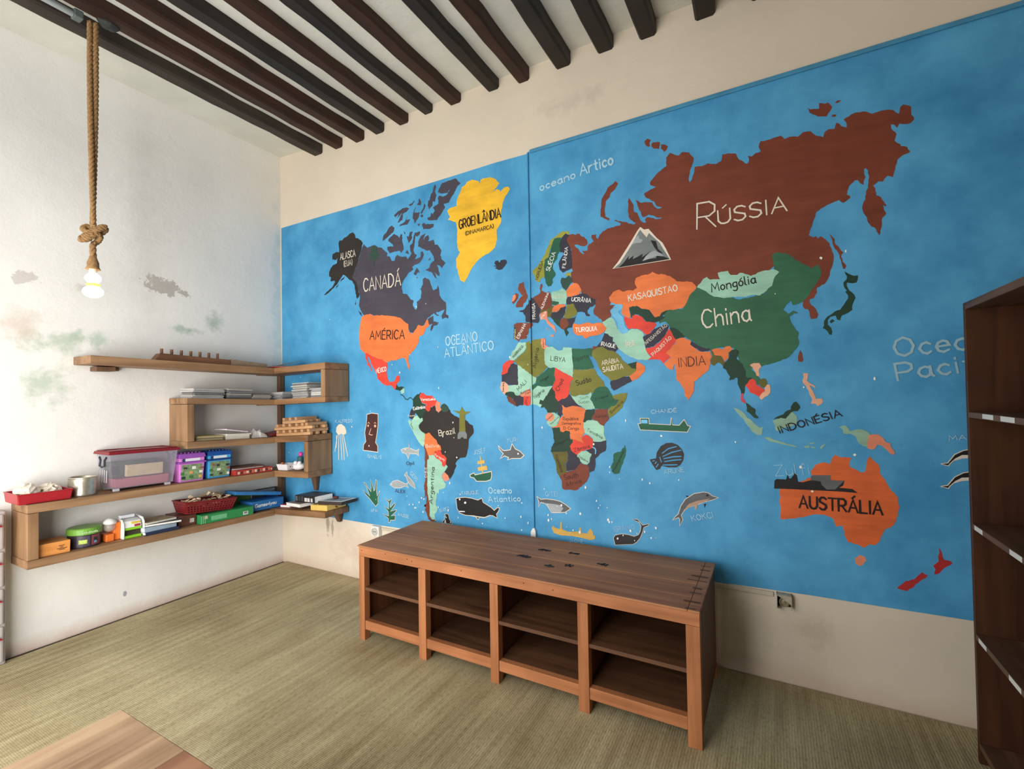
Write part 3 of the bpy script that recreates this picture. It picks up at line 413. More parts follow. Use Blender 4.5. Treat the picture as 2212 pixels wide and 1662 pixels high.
-1;painted_country;red painted country lettered MÉXICO;red;3;P;1069,1843 1106,1839 1142,1819 1177,1808 1224,1791 1260,1783 1283,1768 1306,1757 1311,1728 1302,1694 1309,1638 1332,1603 1383,1608 1406,1648 1434,1651 1440,1634 1434,1606 1405,1588 1399,1554 1388,1542 1365,1563 1343,1579 1308,1573 1268,1587 1204,1632 1199,1667 1176,1699 1140,1749 1117,1803 1093,1822 1099,1790 1122,1749 1146,1691 1128,1709 1110,1741 1092,1746 1098,1768 1075,1800
-1;painted_country;dark painted isthmus below the red country;dgreen;2;P;1400,1588 1416,1566 1477,1563 1477,1548 1443,1532 1388,1542
-1;painted_country;pale green painted isthmus piece;teal;2;P;1443,1532 1482,1552 1482,1515 1454,1507
-1;painted_country;dark green painted thin isthmus;dgreen;2;L;3.6|1444,1504 1462,1498 1481,1484 1490,1469 1517,1462 1527,1473 1545,1478 1563,1465
-1;painted_country;black painted landmass lettered Brazil;bkbrown;1;P;1661,1374 1696,1395 1731,1398 1779,1416 1800,1415 1830,1398 1839,1422 1864,1431 1893,1412 1909,1388 1929,1358 1954,1342 1994,1326 2054,1311 2077,1291 2112,1275 2119,1246 2117,1220 2075,1173 2070,1114 2057,1070 2043,1045 2005,1042 1976,1024 1956,995 1966,982 1947,950 1934,919 1909,879 1892,896 1855,927 1885,966 1852,997 1811,1029 1768,1047 1748,1114 1684,1201 1667,1208 1640,1228 1623,1248 1621,1266 1659,1301 1664,1336
-1;painted_country;dark green painted country lettered Colômbia;dgreen;2;P;1645,1518 1647,1506 1631,1496 1644,1464 1653,1433 1688,1426 1694,1381 1678,1364 1660,1325 1637,1316 1615,1339 1584,1367 1548,1388 1567,1402 1568,1448 1563,1465 1591,1489 1605,1500 1627,1503
-1;painted_country;red painted country lettered Venezuela;red;3;P;1641,1506 1667,1513 1693,1494 1733,1488 1750,1493 1771,1474 1797,1453 1783,1419 1744,1405 1731,1398 1735,1385 1713,1371 1692,1385 1695,1429 1662,1435 1644,1458 1631,1482
-1;painted_country;salmon painted country beside the red one;salmon;3;P;1792,1451 1831,1436 1822,1412 1838,1388 1812,1363 1787,1381 1781,1412
-1;painted_country;slate green painted coast piece;tree;2;P;1830,1398 1839,1422 1864,1431 1893,1412 1905,1392 1897,1375 1859,1368 1838,1382
-1;painted_country;slate painted country on the left coast;slate;2;P;1548,1386 1571,1381 1589,1367 1586,1346 1570,1321 1565,1289 1551,1282 1556,1310 1529,1320 1529,1338 1539,1366
-1;painted_country;pale green painted country lettered PERÚ;teal;2;P;1607,1342 1637,1316 1658,1324 1662,1303 1621,1269 1623,1248 1640,1228 1680,1204 1674,1132 1665,1107 1639,1120 1603,1160 1568,1212 1542,1254 1519,1289 1520,1310 1551,1293 1565,1317 1584,1335
-1;painted_border;black painted border line;slate;3;L;2.4|1554,1286 1544,1271 1555,1257 1564,1238
-1;painted_country;orange painted country lettered Bolívia;orange;3;P;1682,1205 1724,1214 1737,1199 1788,1160 1800,1133 1825,1117 1831,1087 1778,1081 1760,1049 1708,1045 1682,1101 1674,1135
-1;painted_country;red painted country lettered Paraguay;red;3;P;1782,1081 1824,1086 1837,1057 1858,1051 1878,1032 1873,1005 1869,982 1856,967 1835,980 1836,1000 1806,1019 1777,1031 1764,1050
-1;painted_country;pale green painted country lettered Argentina;teal;2;P;1712,1044 1760,1048 1777,1031 1806,1019 1836,1000 1835,980 1856,967 1873,985 1887,971 1855,930 1834,909 1834,888 1850,866 1871,841 1862,816 1828,800 1807,798 1802,764 1785,773 1780,721 1771,683 1790,658 1783,633 1761,611 1765,577 1743,566 1713,595 1714,664 1703,731 1693,799 1698,868 1696,971 1698,1009 1714,1017
-1;painted_country;salmon painted small country;salmon;3;P;1860,929 1888,909 1902,880 1875,861 1850,869 1830,896
-1;painted_country;brown painted narrow country lettered CHILE;brown;3;P;1667,1124 1678,1111 1695,1077 1710,1044 1714,1017 1698,1009 1696,971 1698,868 1693,827 1699,800 1694,765 1707,714 1717,664 1713,595 1730,570 1760,570 1777,557 1726,556 1704,567 1687,610 1670,635 1682,654 1666,659 1671,673 1686,685 1683,747 1670,721 1672,763 1664,814 1678,853 1675,936 1678,1074|1663,666 1671,675 1683,668 1671,656
-1;painted_statue;olive painted statue with open arms on grey pedestal;olive;4;P;1938,1380 1962,1379 1999,1374 2011,1389 2020,1409 2031,1389 2047,1372 2098,1373 2078,1363 2046,1348 2050,1224 1994,1223 1999,1355 1962,1372
67;pedestal;grey pedestal;grey;5;P;1996,1230 2048,1231 2062,1212 2061,1180 2035,1180 2028,1189 2012,1189 2003,1177 1979,1176 1982,1209
-1;painted_country;olive painted country lettered NORUEGA;lolive;2;P;2599,2296 2618,2318 2648,2340 2674,2376 2700,2408 2704,2428 2726,2457 2730,2479 2745,2493 2787,2513 2798,2526 2805,2518 2823,2533 2836,2522 2854,2529 2870,2507 2856,2500 2843,2512 2825,2492 2797,2494 2759,2487 2744,2451 2729,2414 2721,2379 2696,2370 2687,2321 2690,2252 2668,2251 2657,2230 2642,2225 2627,2237 2617,2278
-1;painted_country;green painted country lettered SUÉCIA;sgreen;3;P;2766,2493 2790,2495 2818,2485 2800,2451 2803,2408 2785,2385 2781,2360 2752,2332 2748,2303 2765,2274 2768,2258 2746,2234 2748,2211 2735,2190 2714,2188 2696,2225 2688,2272 2689,2324 2695,2366 2721,2376 2736,2422 2747,2453 2751,2472
-1;painted_country;dark painted country lettered FILÂNDIA;slate;3;P;2843,2513 2867,2498 2849,2478 2852,2455 2872,2417 2881,2364 2883,2312 2879,2284 2862,2277 2817,2265 2797,2286 2791,2326 2802,2350 2826,2379 2823,2394 2802,2399 2800,2451 2818,2493
-1;painted_patch;olive painted patch below FILÂNDIA;lolive;2;P;2834,2249 2848,2260 2874,2256 2873,2234 2844,2238
-1;painted_patch;slate green painted patch beside the brown landmass;tree;3;P;2810,2233 2834,2226 2861,2242 2878,2223 2885,2203 2860,2175 2836,2147 2812,2174 2802,2204
-1;painted_patch;orange painted patch above UCRÂNIA;orange;4;P;2888,2189 2908,2186 2928,2168 2942,2139 2927,2114 2886,2106 2845,2106 2839,2145 2860,2170
-1;painted_country;dark painted country lettered UCRÂNIA;slate;3;P;2847,2104 2889,2106 2930,2114 2950,2116 2973,2111 2995,2088 3034,2068 3033,2043 3017,2029 2994,2025 2977,2005 2980,1986 2993,1978 2993,1969 2973,1971 2961,1994 2941,2002 2911,2002 2888,2052 2841,2057 2838,2080
-1;painted_country;pale green painted country lettered POLÔNIA;teal;2;P;2738,2149 2777,2153 2815,2163 2839,2145 2845,2101 2837,2064 2792,2065 2744,2090 2734,2120
-1;painted_country;brown painted country lettered ALEMANHA;brown;2;P;2671,2213 2674,2193 2666,2168 2691,2152 2724,2151 2730,2137 2738,2097 2740,2061 2703,2035 2664,2029 2646,2058 2628,2086 2603,2129 2629,2139 2655,2152 2659,2165 2652,2183 2658,2208
-1;painted_country;dark painted country lettered FRANSA;slate;3;P;2586,2130 2610,2121 2628,2089 2650,2060 2656,2040 2645,2011 2648,1971 2637,1957 2592,1963 2548,1972 2543,2014 2526,2039 2496,2047 2538,2058 2554,2080 2569,2092 2573,2122
-1;painted_island;brown painted island left of the seam;brown;2;P;2502,2235 2523,2236 2534,2243 2539,2213 2552,2175 2566,2143 2550,2108 2531,2096 2527,2075 2478,2076 2472,2085 2486,2115 2513,2142 2529,2150 2510,2169 2491,2195
-1;painted_island;salmon and brown painted small island;brown;2;P;2445,2112 2452,2159 2476,2173 2495,2164 2490,2134 2474,2116 2455,2101
-1;painted_island;salmon side of the small island;salmon;3;P;2446,2119 2452,2159 2472,2165 2475,2146 2459,2121
-1;painted_country;brown painted country lettered ESPANHA;brown;2;P;2454,1961 2483,1972 2548,1968 2600,1959 2600,1942 2569,1928 2565,1895 2549,1859 2504,1859 2489,1845 2472,1861 2475,1939 2456,1947
-1;painted_country;dark painted strip at the left of ESPANHA;slate;3;P;2456,1946 2473,1939 2472,1861 2454,1861
-1;painted_country;salmon painted boot shaped country;salmon;4;P;2649,2011 2674,2025 2703,2032 2703,1993 2713,1966 2737,1941 2758,1926 2764,1890 2754,1881 2757,1897 2737,1918 2712,1939 2691,1974 2677,1979 2655,1976|2720,1870 2750,1873 2748,1857 2732,1861|2697,1918 2706,1917 2707,1907 2701,1908
-1;painted_patch;green painted patch below POLÔNIA;sgreen;4;P;2744,2090 2789,2078 2785,2066 2761,2060 2733,2072
-1;painted_patch;orange painted patch in the middle of Europe;orange;4;P;2739,2032 2757,2059 2799,2064 2835,2056 2830,2047 2802,2042 2777,2018 2742,2018
-1;painted_country;olive painted strip in the middle of Europe;dolive;3;P;2652,2017 2656,2037 2703,2039 2743,2061 2754,2056 2739,2032 2731,1984 2706,1992 2703,2025 2674,2025
-1;painted_patch;slate painted patch in the middle of Europe;slate;3;P;2737,2016 2777,2017 2802,2042 2835,2046 2829,2007 2811,1976 2794,1965 2748,1969 2731,1984
-1;painted_patch;olive painted patch below UCRÂNIA;olive;4;P;2841,2054 2868,2057 2885,2060 2898,2032 2911,2002 2900,1981 2870,1968 2839,1967 2818,1982 2833,2013
-1;painted_country;dark green painted balkan coast;dgreen;3;P;2731,1984 2794,1968 2842,1970 2879,1929 2872,1907 2844,1906 2837,1897 2852,1876 2835,1855 2820,1898 2800,1906 2759,1949
-1;painted_patch;brown painted balkan patch;brown;4;P;2815,1977 2839,1969 2855,1931 2824,1898 2800,1906 2791,1933 2796,1961
-1;painted_patch;slate painted balkan patch;slate;4;P;2842,1965 2873,1967 2904,1977 2886,1937 2872,1912 2855,1931
-1;painted_country;orange painted country lettered TURQUIA;orange;3;P;2884,1934 2909,1926 2939,1923 2973,1933 3005,1921 3066,1923 3099,1885 3084,1865 3049,1849 3020,1845 2997,1847 2964,1830 2944,1851 2908,1856 2885,1874 2880,1906
-1;painted_country;dark painted country lettered IRAQUE;slate;3;P;3083,1855 3104,1851 3115,1837 3138,1825 3134,1803 3156,1783 3170,1756 3151,1738 3114,1744 3041,1771 3025,1772 3061,1804 3073,1829
-1;painted_country;olive painted country lettered ARÁBIA SAUDITA;olive;4;P;3041,1773 3076,1773 3102,1752 3140,1743 3155,1731 3181,1707 3191,1685 3224,1657 3249,1634 3275,1630 3274,1623 3234,1591 3189,1585 3159,1572 3117,1565 3103,1584 3068,1612 3050,1639 3035,1677 3000,1728 3005,1751
-1;painted_patch;brown painted patch beside the olive one;brown;3;P;3009,1781 3041,1775 3036,1756 3000,1736
-1;painted_patch;dark green painted gulf patch;dgreen;3;P;3220,1658 3261,1670 3279,1673 3275,1630 3249,1634
-1;painted_country;orange painted gulf country;orange;3;P;3277,1670 3300,1661 3325,1642 3324,1617 3284,1575 3248,1558 3230,1588 3271,1619
-1;painted_country;slate painted gulf country;slate;3;P;3117,1563 3159,1572 3189,1585 3230,1588 3248,1558 3188,1530 3162,1516 3135,1505 3120,1521 3113,1547
-1;painted_country;pale green painted country lettered MARROCO;teal;2;P;2488,1838 2545,1835 2548,1803 2526,1772 2490,1749 2453,1720 2421,1724 2436,1778 2466,1801
-1;painted_country;olive painted country lettered Algéria;olive;3;P;2545,1835 2574,1845 2619,1850 2661,1852 2663,1802 2683,1779 2679,1758 2681,1686 2701,1667 2656,1625 2614,1599 2587,1615 2489,1685 2475,1692 2450,1713 2494,1746 2534,1775 2548,1803
-1;painted_country;salmon painted country lettered Tunísia;salmon;4;P;2659,1853 2685,1856 2687,1807 2707,1802 2683,1779 2663,1793 2655,1827
-1;painted_country;pale green painted country lettered LIBYA;teal;3;P;2695,1797 2741,1794 2780,1767 2806,1769 2813,1787 2871,1780 2876,1645 2874,1594 2751,1659 2711,1660 2681,1686 2678,1758 2683,1779
-1;painted_country;green painted country lettered Egypto;sgreen;4;P;2870,1774 2940,1768 2993,1771 3008,1766 2999,1716 2983,1726 2991,1699 3013,1657 3008,1645 2940,1639 2877,1643
-1;painted_country;red painted strip at the left coast of Africa;red;4;P;2413,1724 2450,1719 2449,1703 2427,1694 2408,1663 2404,1641 2378,1629 2348,1625 2360,1655 2364,1691 2383,1709
-1;painted_country;slate painted country at the left of MALI;slate;3;P;2416,1695 2449,1700 2478,1689 2481,1555 2414,1553 2388,1573 2353,1578 2354,1623 2401,1641
-1;painted_country;pale green painted country lettered MALI;teal;2;P;2480,1686 2496,1688 2587,1618 2618,1599 2618,1577 2600,1559 2572,1540 2575,1528 2521,1510 2485,1482 2460,1485 2449,1505 2387,1506 2406,1550 2481,1554
-1;painted_country;peach painted country lettered Seneg;peach;3;P;2349,1576 2377,1577 2406,1550 2405,1512 2387,1506 2375,1490 2352,1516 2341,1539
-1;painted_patch;dark green painted patch below MALI;dgreen;3;P;2387,1506 2413,1510 2449,1505 2460,1482 2448,1457 2412,1470 2379,1490
-1;painted_patch;brown painted patch on the coast;brown;3;P;2390,1477 2423,1473 2455,1441 2462,1412 2404,1441
-1;painted_patch;slate painted patch on the coast;slate;2;P;2456,1482 2500,1485 2528,1469 2520,1420 2484,1415 2469,1407 2455,1425 2441,1460
-1;painted_patch;orange painted patch below MALI;salmon;4;P;2489,1485 2529,1510 2568,1528 2578,1503 2577,1478 2528,1472 2507,1475
-1;painted_country;red painted strip lettered Togo;red;4;P;2521,1478 2574,1475 2571,1424 2548,1412 2520,1420
-1;painted_country;dark green painted country lettered Níger;sgreen;3;P;2618,1599 2660,1625 2705,1662 2751,1657 2747,1616 2756,1576 2732,1543 2668,1538 2624,1546 2603,1527 2589,1518 2575,1540 2614,1561
-1;painted_country;pale green painted country lettered Nigéria;teal;2;P;2589,1515 2620,1543 2668,1538 2732,1540 2725,1522 2663,1446 2642,1403 2611,1421 2573,1424 2577,1471
-1;painted_country;red painted country lettered Chad;red;4;P;2755,1659 2875,1591 2854,1550 2846,1487 2823,1463 2793,1457 2770,1441 2754,1460 2748,1506 2732,1525 2739,1552 2755,1579 2747,1622
-1;painted_country;olive painted country lettered Sudão;olive;3;P;2879,1642 2947,1639 3015,1644 3038,1598 3070,1565 3081,1527 3036,1525 3002,1490 2987,1491 2925,1480 2877,1471 2852,1487 2849,1526 2873,1585
-1;painted_country;dark green painted country lettered Camarões;dgreen;3;P;2732,1537 2732,1522 2752,1503 2761,1454 2773,1442 2766,1381 2754,1365 2736,1370 2710,1367 2692,1370 2689,1386 2671,1405 2650,1400 2645,1399 2656,1421 2635,1427 2643,1455 2663,1446
-1;painted_country;slate painted country above the orange centre;slate;3;P;2770,1440 2790,1456 2816,1458 2845,1489 2857,1477 2881,1450 2901,1426 2931,1405 2900,1408 2855,1408 2824,1402 2795,1419 2801,1386 2803,1362 2782,1338 2762,1365 2769,1402
-1;painted_country;pale green painted country lettered South Sudan;teal;4;P;2859,1479 2882,1471 2921,1482 2971,1483 2990,1498 2997,1483 2985,1457 3002,1428 3015,1395 2955,1388 2933,1405 2901,1424 2881,1447
-1;painted_country;dark green painted country lettered Etiópia;sgreen;3;P;3036,1527 3087,1530 3107,1507 3127,1473 3142,1451 3165,1448 3147,1418 3123,1408 3081,1390 3044,1395 3015,1395 3002,1431 2987,1460 2999,1483 3012,1508
-1;painted_country;olive painted country lettered Somália;olive;4;P;3125,1474 3179,1488 3218,1490 3206,1448 3182,1398 3138,1360 3106,1339 3094,1372 3110,1403 3149,1420 3165,1448 3137,1453
-1;painted_country;orange painted country lettered República Demografica;orange;4;P;2795,1419 2824,1400 2875,1413 2928,1403 2955,1387 2949,1356 2937,1314 2939,1275 2944,1246 2924,1214 2940,1176 2893,1195 2848,1204 2846,1251 2818,1256 2801,1245 2783,1250 2778,1277 2717,1273 2761,1290 2779,1333 2806,1354 2797,1370 2801,1394
-1;painted_country;salmon painted disc shaped country;salmon;5;P;2741,1340 2737,1326 2726,1316 2710,1312 2694,1315 2683,1326 2679,1340 2684,1354 2695,1365 2711,1369 2726,1365 2738,1355
-1;painted_country;pale green painted country beside the disc;teal;4;P;2724,1370 2745,1370 2759,1357 2779,1346 2776,1325 2764,1306 2761,1290 2737,1278 2705,1281 2687,1302
-1;painted_country;dark green painted country left of the brown one;dgreen;4;P;2955,1387 3015,1392 3012,1361 2995,1340 2992,1325 2959,1322 2951,1310 2937,1311 2946,1350
-1;painted_country;brown painted country lettered Kenya;brown;4;P;3018,1392 3042,1395 3079,1390 3100,1397 3094,1369 3104,1337 3069,1290 3042,1302 3029,1320 2997,1328 2995,1346 3012,1366
-1;painted_country;pale green painted country lettered Tanzânia;teal;3;P;2937,1311 2959,1319 2978,1325 3029,1318 3045,1300 3069,1290 3068,1252 3075,1224 3081,1204 3054,1195 3000,1193 2995,1214 2971,1231 2944,1246 2939,1275
-1;painted_country;red painted country lettered Zâmbia;red;4;P;2952,1233 2974,1227 2995,1207 3000,1192 2994,1153 2950,1138 2920,1129 2894,1104 2855,1129 2845,1157 2865,1182 2865,1200 2893,1196 2940,1177 2924,1205 2930,1221
-1;painted_country;dark green painted country lettered Angola;dgreen;2;P;2722,1271 2778,1274 2783,1250 2801,1245 2818,1256 2846,1251 2848,1204 2865,1202 2865,1182 2847,1160 2855,1129 2821,1122 2716,1114 2711,1119 2717,1147 2738,1177 2733,1217 2728,1255
-1;painted_country;olive painted country lettered Namíbia;dolive;3;P;2716,1116 2763,1117 2824,1127 2832,1109 2828,1061 2814,1050 2816,992 2801,975 2769,962 2752,985 2747,1041 2730,1080
-1;painted_country;slate painted country in the south;slate;2;P;2824,1127 2855,1129 2894,1102 2921,1061 2893,1028 2878,1011 2819,1000 2817,1047 2831,1067 2832,1109
-1;painted_country;pale green painted country lettered Zimbabwe;teal;4;P;2894,1104 2920,1129 2950,1133 2989,1114 2978,1095 2973,1064 2959,1050 2937,1049 2913,1066 2910,1081 2891,1096
-1;painted_country;slate painted country on the right coast;slate;3;P;3000,1192 3053,1194 3081,1202 3082,1167 3076,1138 3041,1119 3011,1089 3008,1035 3002,1014 2972,999 2967,1027 2959,1048 2973,1064 2988,1114 2953,1138 2994,1153
-1;painted_lake;pale blue painted curved lake;lblue;5;L;4.2|2995,1158 3010,1151 3015,1138 3012,1118
-1;painted_country;brown painted country lettered South Africa;brown;3;P;2769,964 2818,992 2847,1004 2881,1014 2895,1036 2915,1056 2954,1047 2970,1028 2969,1002 2971,984 2951,941 2918,910 2884,883 2845,884 2813,879 2788,886 2785,910 2783,941
-1;painted_island;dark green painted island right of Africa;sgreen;3;P;3195,1179 3198,1166 3203,1144 3194,1104 3175,1058 3162,1024 3160,1009 3128,1002 3113,1016 3109,1044 3124,1075 3124,1113 3130,1126 3172,1140 3180,1158 3190,1163
-1;painted_whale;black painted whale with a blunt head;black;3;P;1960,744 1990,753 2039,760 2093,758 2146,750 2177,766 2187,739 2253,710 2278,691 2304,713 2319,713 2309,690 2293,671 2300,646 2268,658 2242,659 2201,640 2154,637 2146,618 2117,641 2037,637 1988,647 1967,677
138;outline;pale painted outline;cream;2;L;5.0|1960,744 1990,753 2039,760 2093,758 2146,750 2177,766 2187,739 2253,710 2278,691 2304,713 2319,713 2309,690 2293,671 2300,646 2268,658 2242,659 2201,640 2154,637 2146,618 2117,641 2037,637 1988,647 1967,677 1960,744 1990,753
138;eye;white eye;white;4;P;2047,724 2046,720 2042,717 2037,715 2033,716 2029,718 2028,722 2029,726 2033,730 2038,731 2043,731 2046,728
138;mouth;white mouth;white;4;P;1983,660 2032,663 2035,657 1988,652
138;belly;white belly;cream;4;P;2026,636 2117,639 2201,639 2263,659 2196,632 2117,632
-1;painted_shark;grey painted shark facing right;dgrey;3;P;2322,1136 2351,1109 2371,1106 2415,1114 2428,1153 2449,1122 2487,1107 2513,1083 2491,1065 2424,1061 2394,1051 2404,1065 2365,1076 2335,1055 2361,1088 2331,1117
143;outline;pale painted outline;cream;2;L;6.0|2322,1136 2351,1109 2371,1106 2415,1114 2428,1153 2449,1122 2487,1107 2513,1083 2491,1065 2424,1061 2394,1051 2404,1065 2365,1076 2335,1055 2361,1088 2331,1117 2322,1136 2351,1109
143;eye;white eye;white;4;P;2478,1093 2477,1089 2475,1087 2472,1086 2470,1087 2467,1089 2467,1092 2468,1096 2470,1098 2473,1099 2475,1099 2478,1096
-1;painted_ship;painted sailing ship with two yellow sails and green hull;sgreen;3;P;2085,924 2115,937 2123,924 2186,940 2258,957 2260,932 2252,905 2216,892 2138,886 2117,908 2088,911
146;outline;pale painted outline;cream;2;L;6.0|2085,924 2115,937 2123,924 2186,940 2258,957 2260,932 2252,905 2216,892 2138,886 2117,908 2088,911 2085,924 2115,937
146;sail;yellow sail;sand;4;P;2145,1025 2206,1037 2208,1013 2148,1003
146;sail;yellow sail;sand;4;P;2147,981 2223,999 2230,969 2152,957
146;mast;yellow mast;sand;4;P;2167,1061 2175,1062 2196,940 2186,940
-1;painted_shark;pale grey painted shark left of the pale green country;lgrey;3;P;1445,1074 1471,1085 1521,1092 1564,1079 1595,1071 1620,1086 1610,1062 1616,1039 1595,1052 1527,1051 1513,1010 1498,1047 1457,1055
151;outline;pale painted outline;cream;2;L;4.4|1445,1074 1471,1085 1521,1092 1564,1079 1595,1071 1620,1086 1610,1062 1616,1039 1595,1052 1527,1051 1513,1010 1498,1047 1457,1055 1445,1074 1471,1085
151;fin;grey fin;lgrey;4;P;1515,1091 1529,1138 1532,1090
151;eye;white eye;white;4;P;1493,1079 1492,1077 1489,1076 1486,1075 1483,1076 1481,1077 1480,1079 1481,1081 1483,1082 1486,1083 1489,1083 1492,1081
-1;painted_fish;grey painted fish facing left;lgrey;3;P;1326,796 1354,822 1401,834 1447,823 1485,811 1508,825 1496,804 1511,788 1481,800 1431,781 1369,776
155;outline;pale painted outline;cream;2;L;4.2|1326,796 1354,822 1401,834 1447,823 1485,811 1508,825 1496,804 1511,788 1481,800 1431,781 1369,776 1326,796 1354,822
155;eye;white eye;white;4;P;1346,801 1346,799 1344,798 1342,797 1340,798 1339,799 1338,800 1339,801 1340,803 1342,803 1344,803 1346,802
-1;painted_fish;grey painted fish pointing up;lgrey;3;P;1475,880 1498,905 1501,879 1531,858 1567,826 1578,787 1530,812 1501,844 1493,870
158;outline;pale painted outline;cream;2;L;3.9|1475,880 1498,905 1501,879 1531,858 1567,826 1578,787 1530,812 1501,844 1493,870 1475,880 1498,905
-1;painted_seaweed;dark green painted seaweed with five fronds;sgreen;3;P;1167,612 1126,647 1102,669 1060,696 1035,727 1110,682 1094,717 1070,758 1040,789 1057,784 1086,747 1119,719 1124,762 1116,822 1136,769 1148,728 1165,741 1174,820 1182,815 1177,730 1184,689 1218,740 1192,678 1192,636
160;outline;pale painted outline;cream;2;L;4.2|1167,612 1126,647 1102,669 1060,696 1035,727 1110,682 1094,717 1070,758 1040,789 1057,784 1086,747 1119,719 1124,762 1116,822 1136,769 1148,728 1165,741 1174,820 1182,815 1177,730 1184,689 1218,740 1192,678 1192,636 1167,612 1126,647
-1;painted_seaweed;dark green painted leafy seaweed;sgreen;3;P;1306,499 1306,529 1247,558 1307,546 1305,582 1264,619 1308,600 1311,653 1269,685 1313,665 1340,688 1320,636 1324,613 1371,656 1371,641 1323,584 1386,605 1382,593 1326,549 1374,560 1369,524 1322,519 1318,501
162;outline;pale painted outline;cream;2;L;4.2|1306,499 1306,529 1247,558 1307,546 1305,582 1264,619 1308,600 1311,653 1269,685 1313,665 1340,688 1320,636 1324,613 1371,656 1371,641 1323,584 1386,605 1382,593 1326,549 1374,560 1369,524 1322,519 1318,501 1306,499 1306,529
-1;painted_jellyfish;cream painted jellyfish;cream;3;P;720,1194 725,1233 753,1259 785,1263 825,1241 842,1210 842,1185 810,1172 779,1180 752,1167 733,1182
164;tentacles;cream painted tentacles;cream;3;L;5.1|738,1169 718,1086 704,1028|756,1170 750,1087 749,960|774,1170 782,1063 789,962|792,1171 809,1077 816,964|810,1172 832,1090 857,997|724,1163 728,1112 718,1060
-1;painted_statue;brown painted stone head statue;umber;3;P;1087,1344 1137,1354 1203,1348 1201,1261 1184,1170 1171,1121 1195,1092 1194,1047 1116,1052 1040,1055 1045,1098 1071,1124 1059,1197 1077,1265
166;outline;pale painted outline;cream;2;L;6.2|1087,1344 1137,1354 1203,1348 1201,1261 1184,1170 1171,1121 1195,1092 1194,1047 1116,1052 1040,1055 1045,1098 1071,1124 1059,1197 1077,1265 1087,1344 1137,1354
166;brow;pale brow;peach;4;P;1086,1271 1103,1286 1119,1265 1103,1277
166;brow;pale brow;peach;4;P;1157,1272 1173,1286 1189,1270 1173,1277
166;eye;pale eye;peach;4;P;1105,1254 1103,1250 1100,1247 1095,1245 1091,1246 1087,1250 1086,1254 1088,1258 1091,1261 1096,1263 1100,1261 1104,1258
166;eye;pale eye;peach;4;P;1185,1253 1183,1247 1179,1243 1173,1242 1166,1243 1162,1247 1160,1253 1162,1259 1167,1263 1173,1264 1179,1263 1183,1259
166;nose;pale nose line;peach;4;L;3.5|1127,1232 1105,1186 1134,1178 1143,1184
-1;painted_penguin;black painted penguin behind the cabinet;black;3;P;1854,619 1876,628 1888,618 1893,592 1920,558 1875,558 1858,560 1830,557 1859,592 1865,611
173;outline;pale painted outline;cream;2;L;3.1|1854,619 1876,628 1888,618 1893,592 1920,558 1875,558 1858,560 1830,557 1859,592 1865,611 1854,619 1876,628
173;belly;white belly;cream;4;P;1850,562 1859,588 1869,557
-1;painted_whale;grey painted whale with white belly;dgrey;3;P;2609,816 2634,802 2674,808 2727,807 2771,801 2805,786 2839,764 2804,740 2761,732 2713,727 2687,762 2665,782 2633,785 2619,755 2624,785
176;outline;pale painted outline;cream;2;L;4.8|2609,816 2634,802 2674,808 2727,807 2771,801 2805,786 2839,764 2804,740 2761,732 2713,727 2687,762 2665,782 2633,785 2619,755 2624,785 2609,816 2634,802
176;belly;pale belly;lgrey;4;P;2660,782 2727,782 2771,779 2792,761 2774,735 2717,727 2691,759
176;eye;white eye;white;4;P;2785,779 2784,775 2782,772 2779,771 2776,772 2774,774 2773,778 2774,782 2776,785 2779,787 2782,786 2785,783
-1;painted_ship;mustard painted ship beside the cabinet;sand;3;P;2708,627 2720,641 2733,630 2768,627 2771,671 2779,676 2781,628 2823,616 2895,627 2898,652 2910,654 2912,621 2949,622 2957,638 2970,654 2985,638 2989,616 3001,613 2997,593 2968,584 2911,590 2844,593 2767,587 2723,597
-1;painted_whale;dark painted whale with its tail raised;dgrey2;3;P;3116,617 3127,634 3166,646 3204,647 3241,641 3267,655 3279,679 3283,709 3272,729 3232,743 3262,743 3290,713 3327,725 3323,717 3297,703 3290,677 3274,638 3255,613 3233,596 3126,577
181;outline;pale painted outline;cream;2;L;3.1|3116,617 3127,634 3166,646 3204,647 3241,641 3267,655 3279,679 3283,709 3272,729 3232,743 3262,743 3290,713 3327,725 3323,717 3297,703 3290,677 3274,638 3255,613 3233,596 3126,577 3116,617 3127,634
181;eye;white eye;white;4;P;3146,617 3145,614 3143,611 3140,610 3138,611 3135,613 3135,616 3136,619 3138,622 3141,623 3144,622 3146,620
181;eye;white spot;white;4;P;3178,640 3177,638 3176,636 3174,635 3172,636 3171,637 3171,639 3171,641 3173,643 3174,644 3176,643 3177,642
-1;painted_ship;green painted cargo ship;sgreen;3;P;3279,1305 3295,1308 3291,1338 3339,1338 3340,1306 3463,1302 3468,1346 3471,1302 3509,1300 3535,1332 3553,1299 3566,1297 3550,1266 3290,1273
185;outline;pale painted outline;cream;2;L;4.0|3279,1305 3295,1308 3291,1338 3339,1338 3340,1306 3463,1302 3468,1346 3471,1302 3509,1300 3535,1332 3553,1299 3566,1297 3550,1266 3290,1273 3279,1305 3295,1308
185;window;pale window;lblue;4;P;3296,1331 3332,1331 3333,1309 3297,1310
-1;painted_shell;dark painted striped seashell;dgrey2;3;P;3340,1100 3376,1109 3381,1143 3404,1180 3435,1199 3469,1202 3499,1190 3519,1167 3531,1141 3526,1106 3509,1078 3487,1064 3445,1061 3406,1068 3397,1049 3377,1041 3357,1069
188;stripe;blue stripes;ocean;4;L;4.0|3412,1140 3447,1168 3490,1181|3416,1122 3464,1147 3515,1162|3420,1109 3472,1123 3514,1127|3424,1093 3471,1103 3514,1109|3415,1073 3462,1076 3492,1079|3398,1117 3406,1090|3358,1092 3367,1095|3371,1079 3378,1089|3377,1059 3388,1076
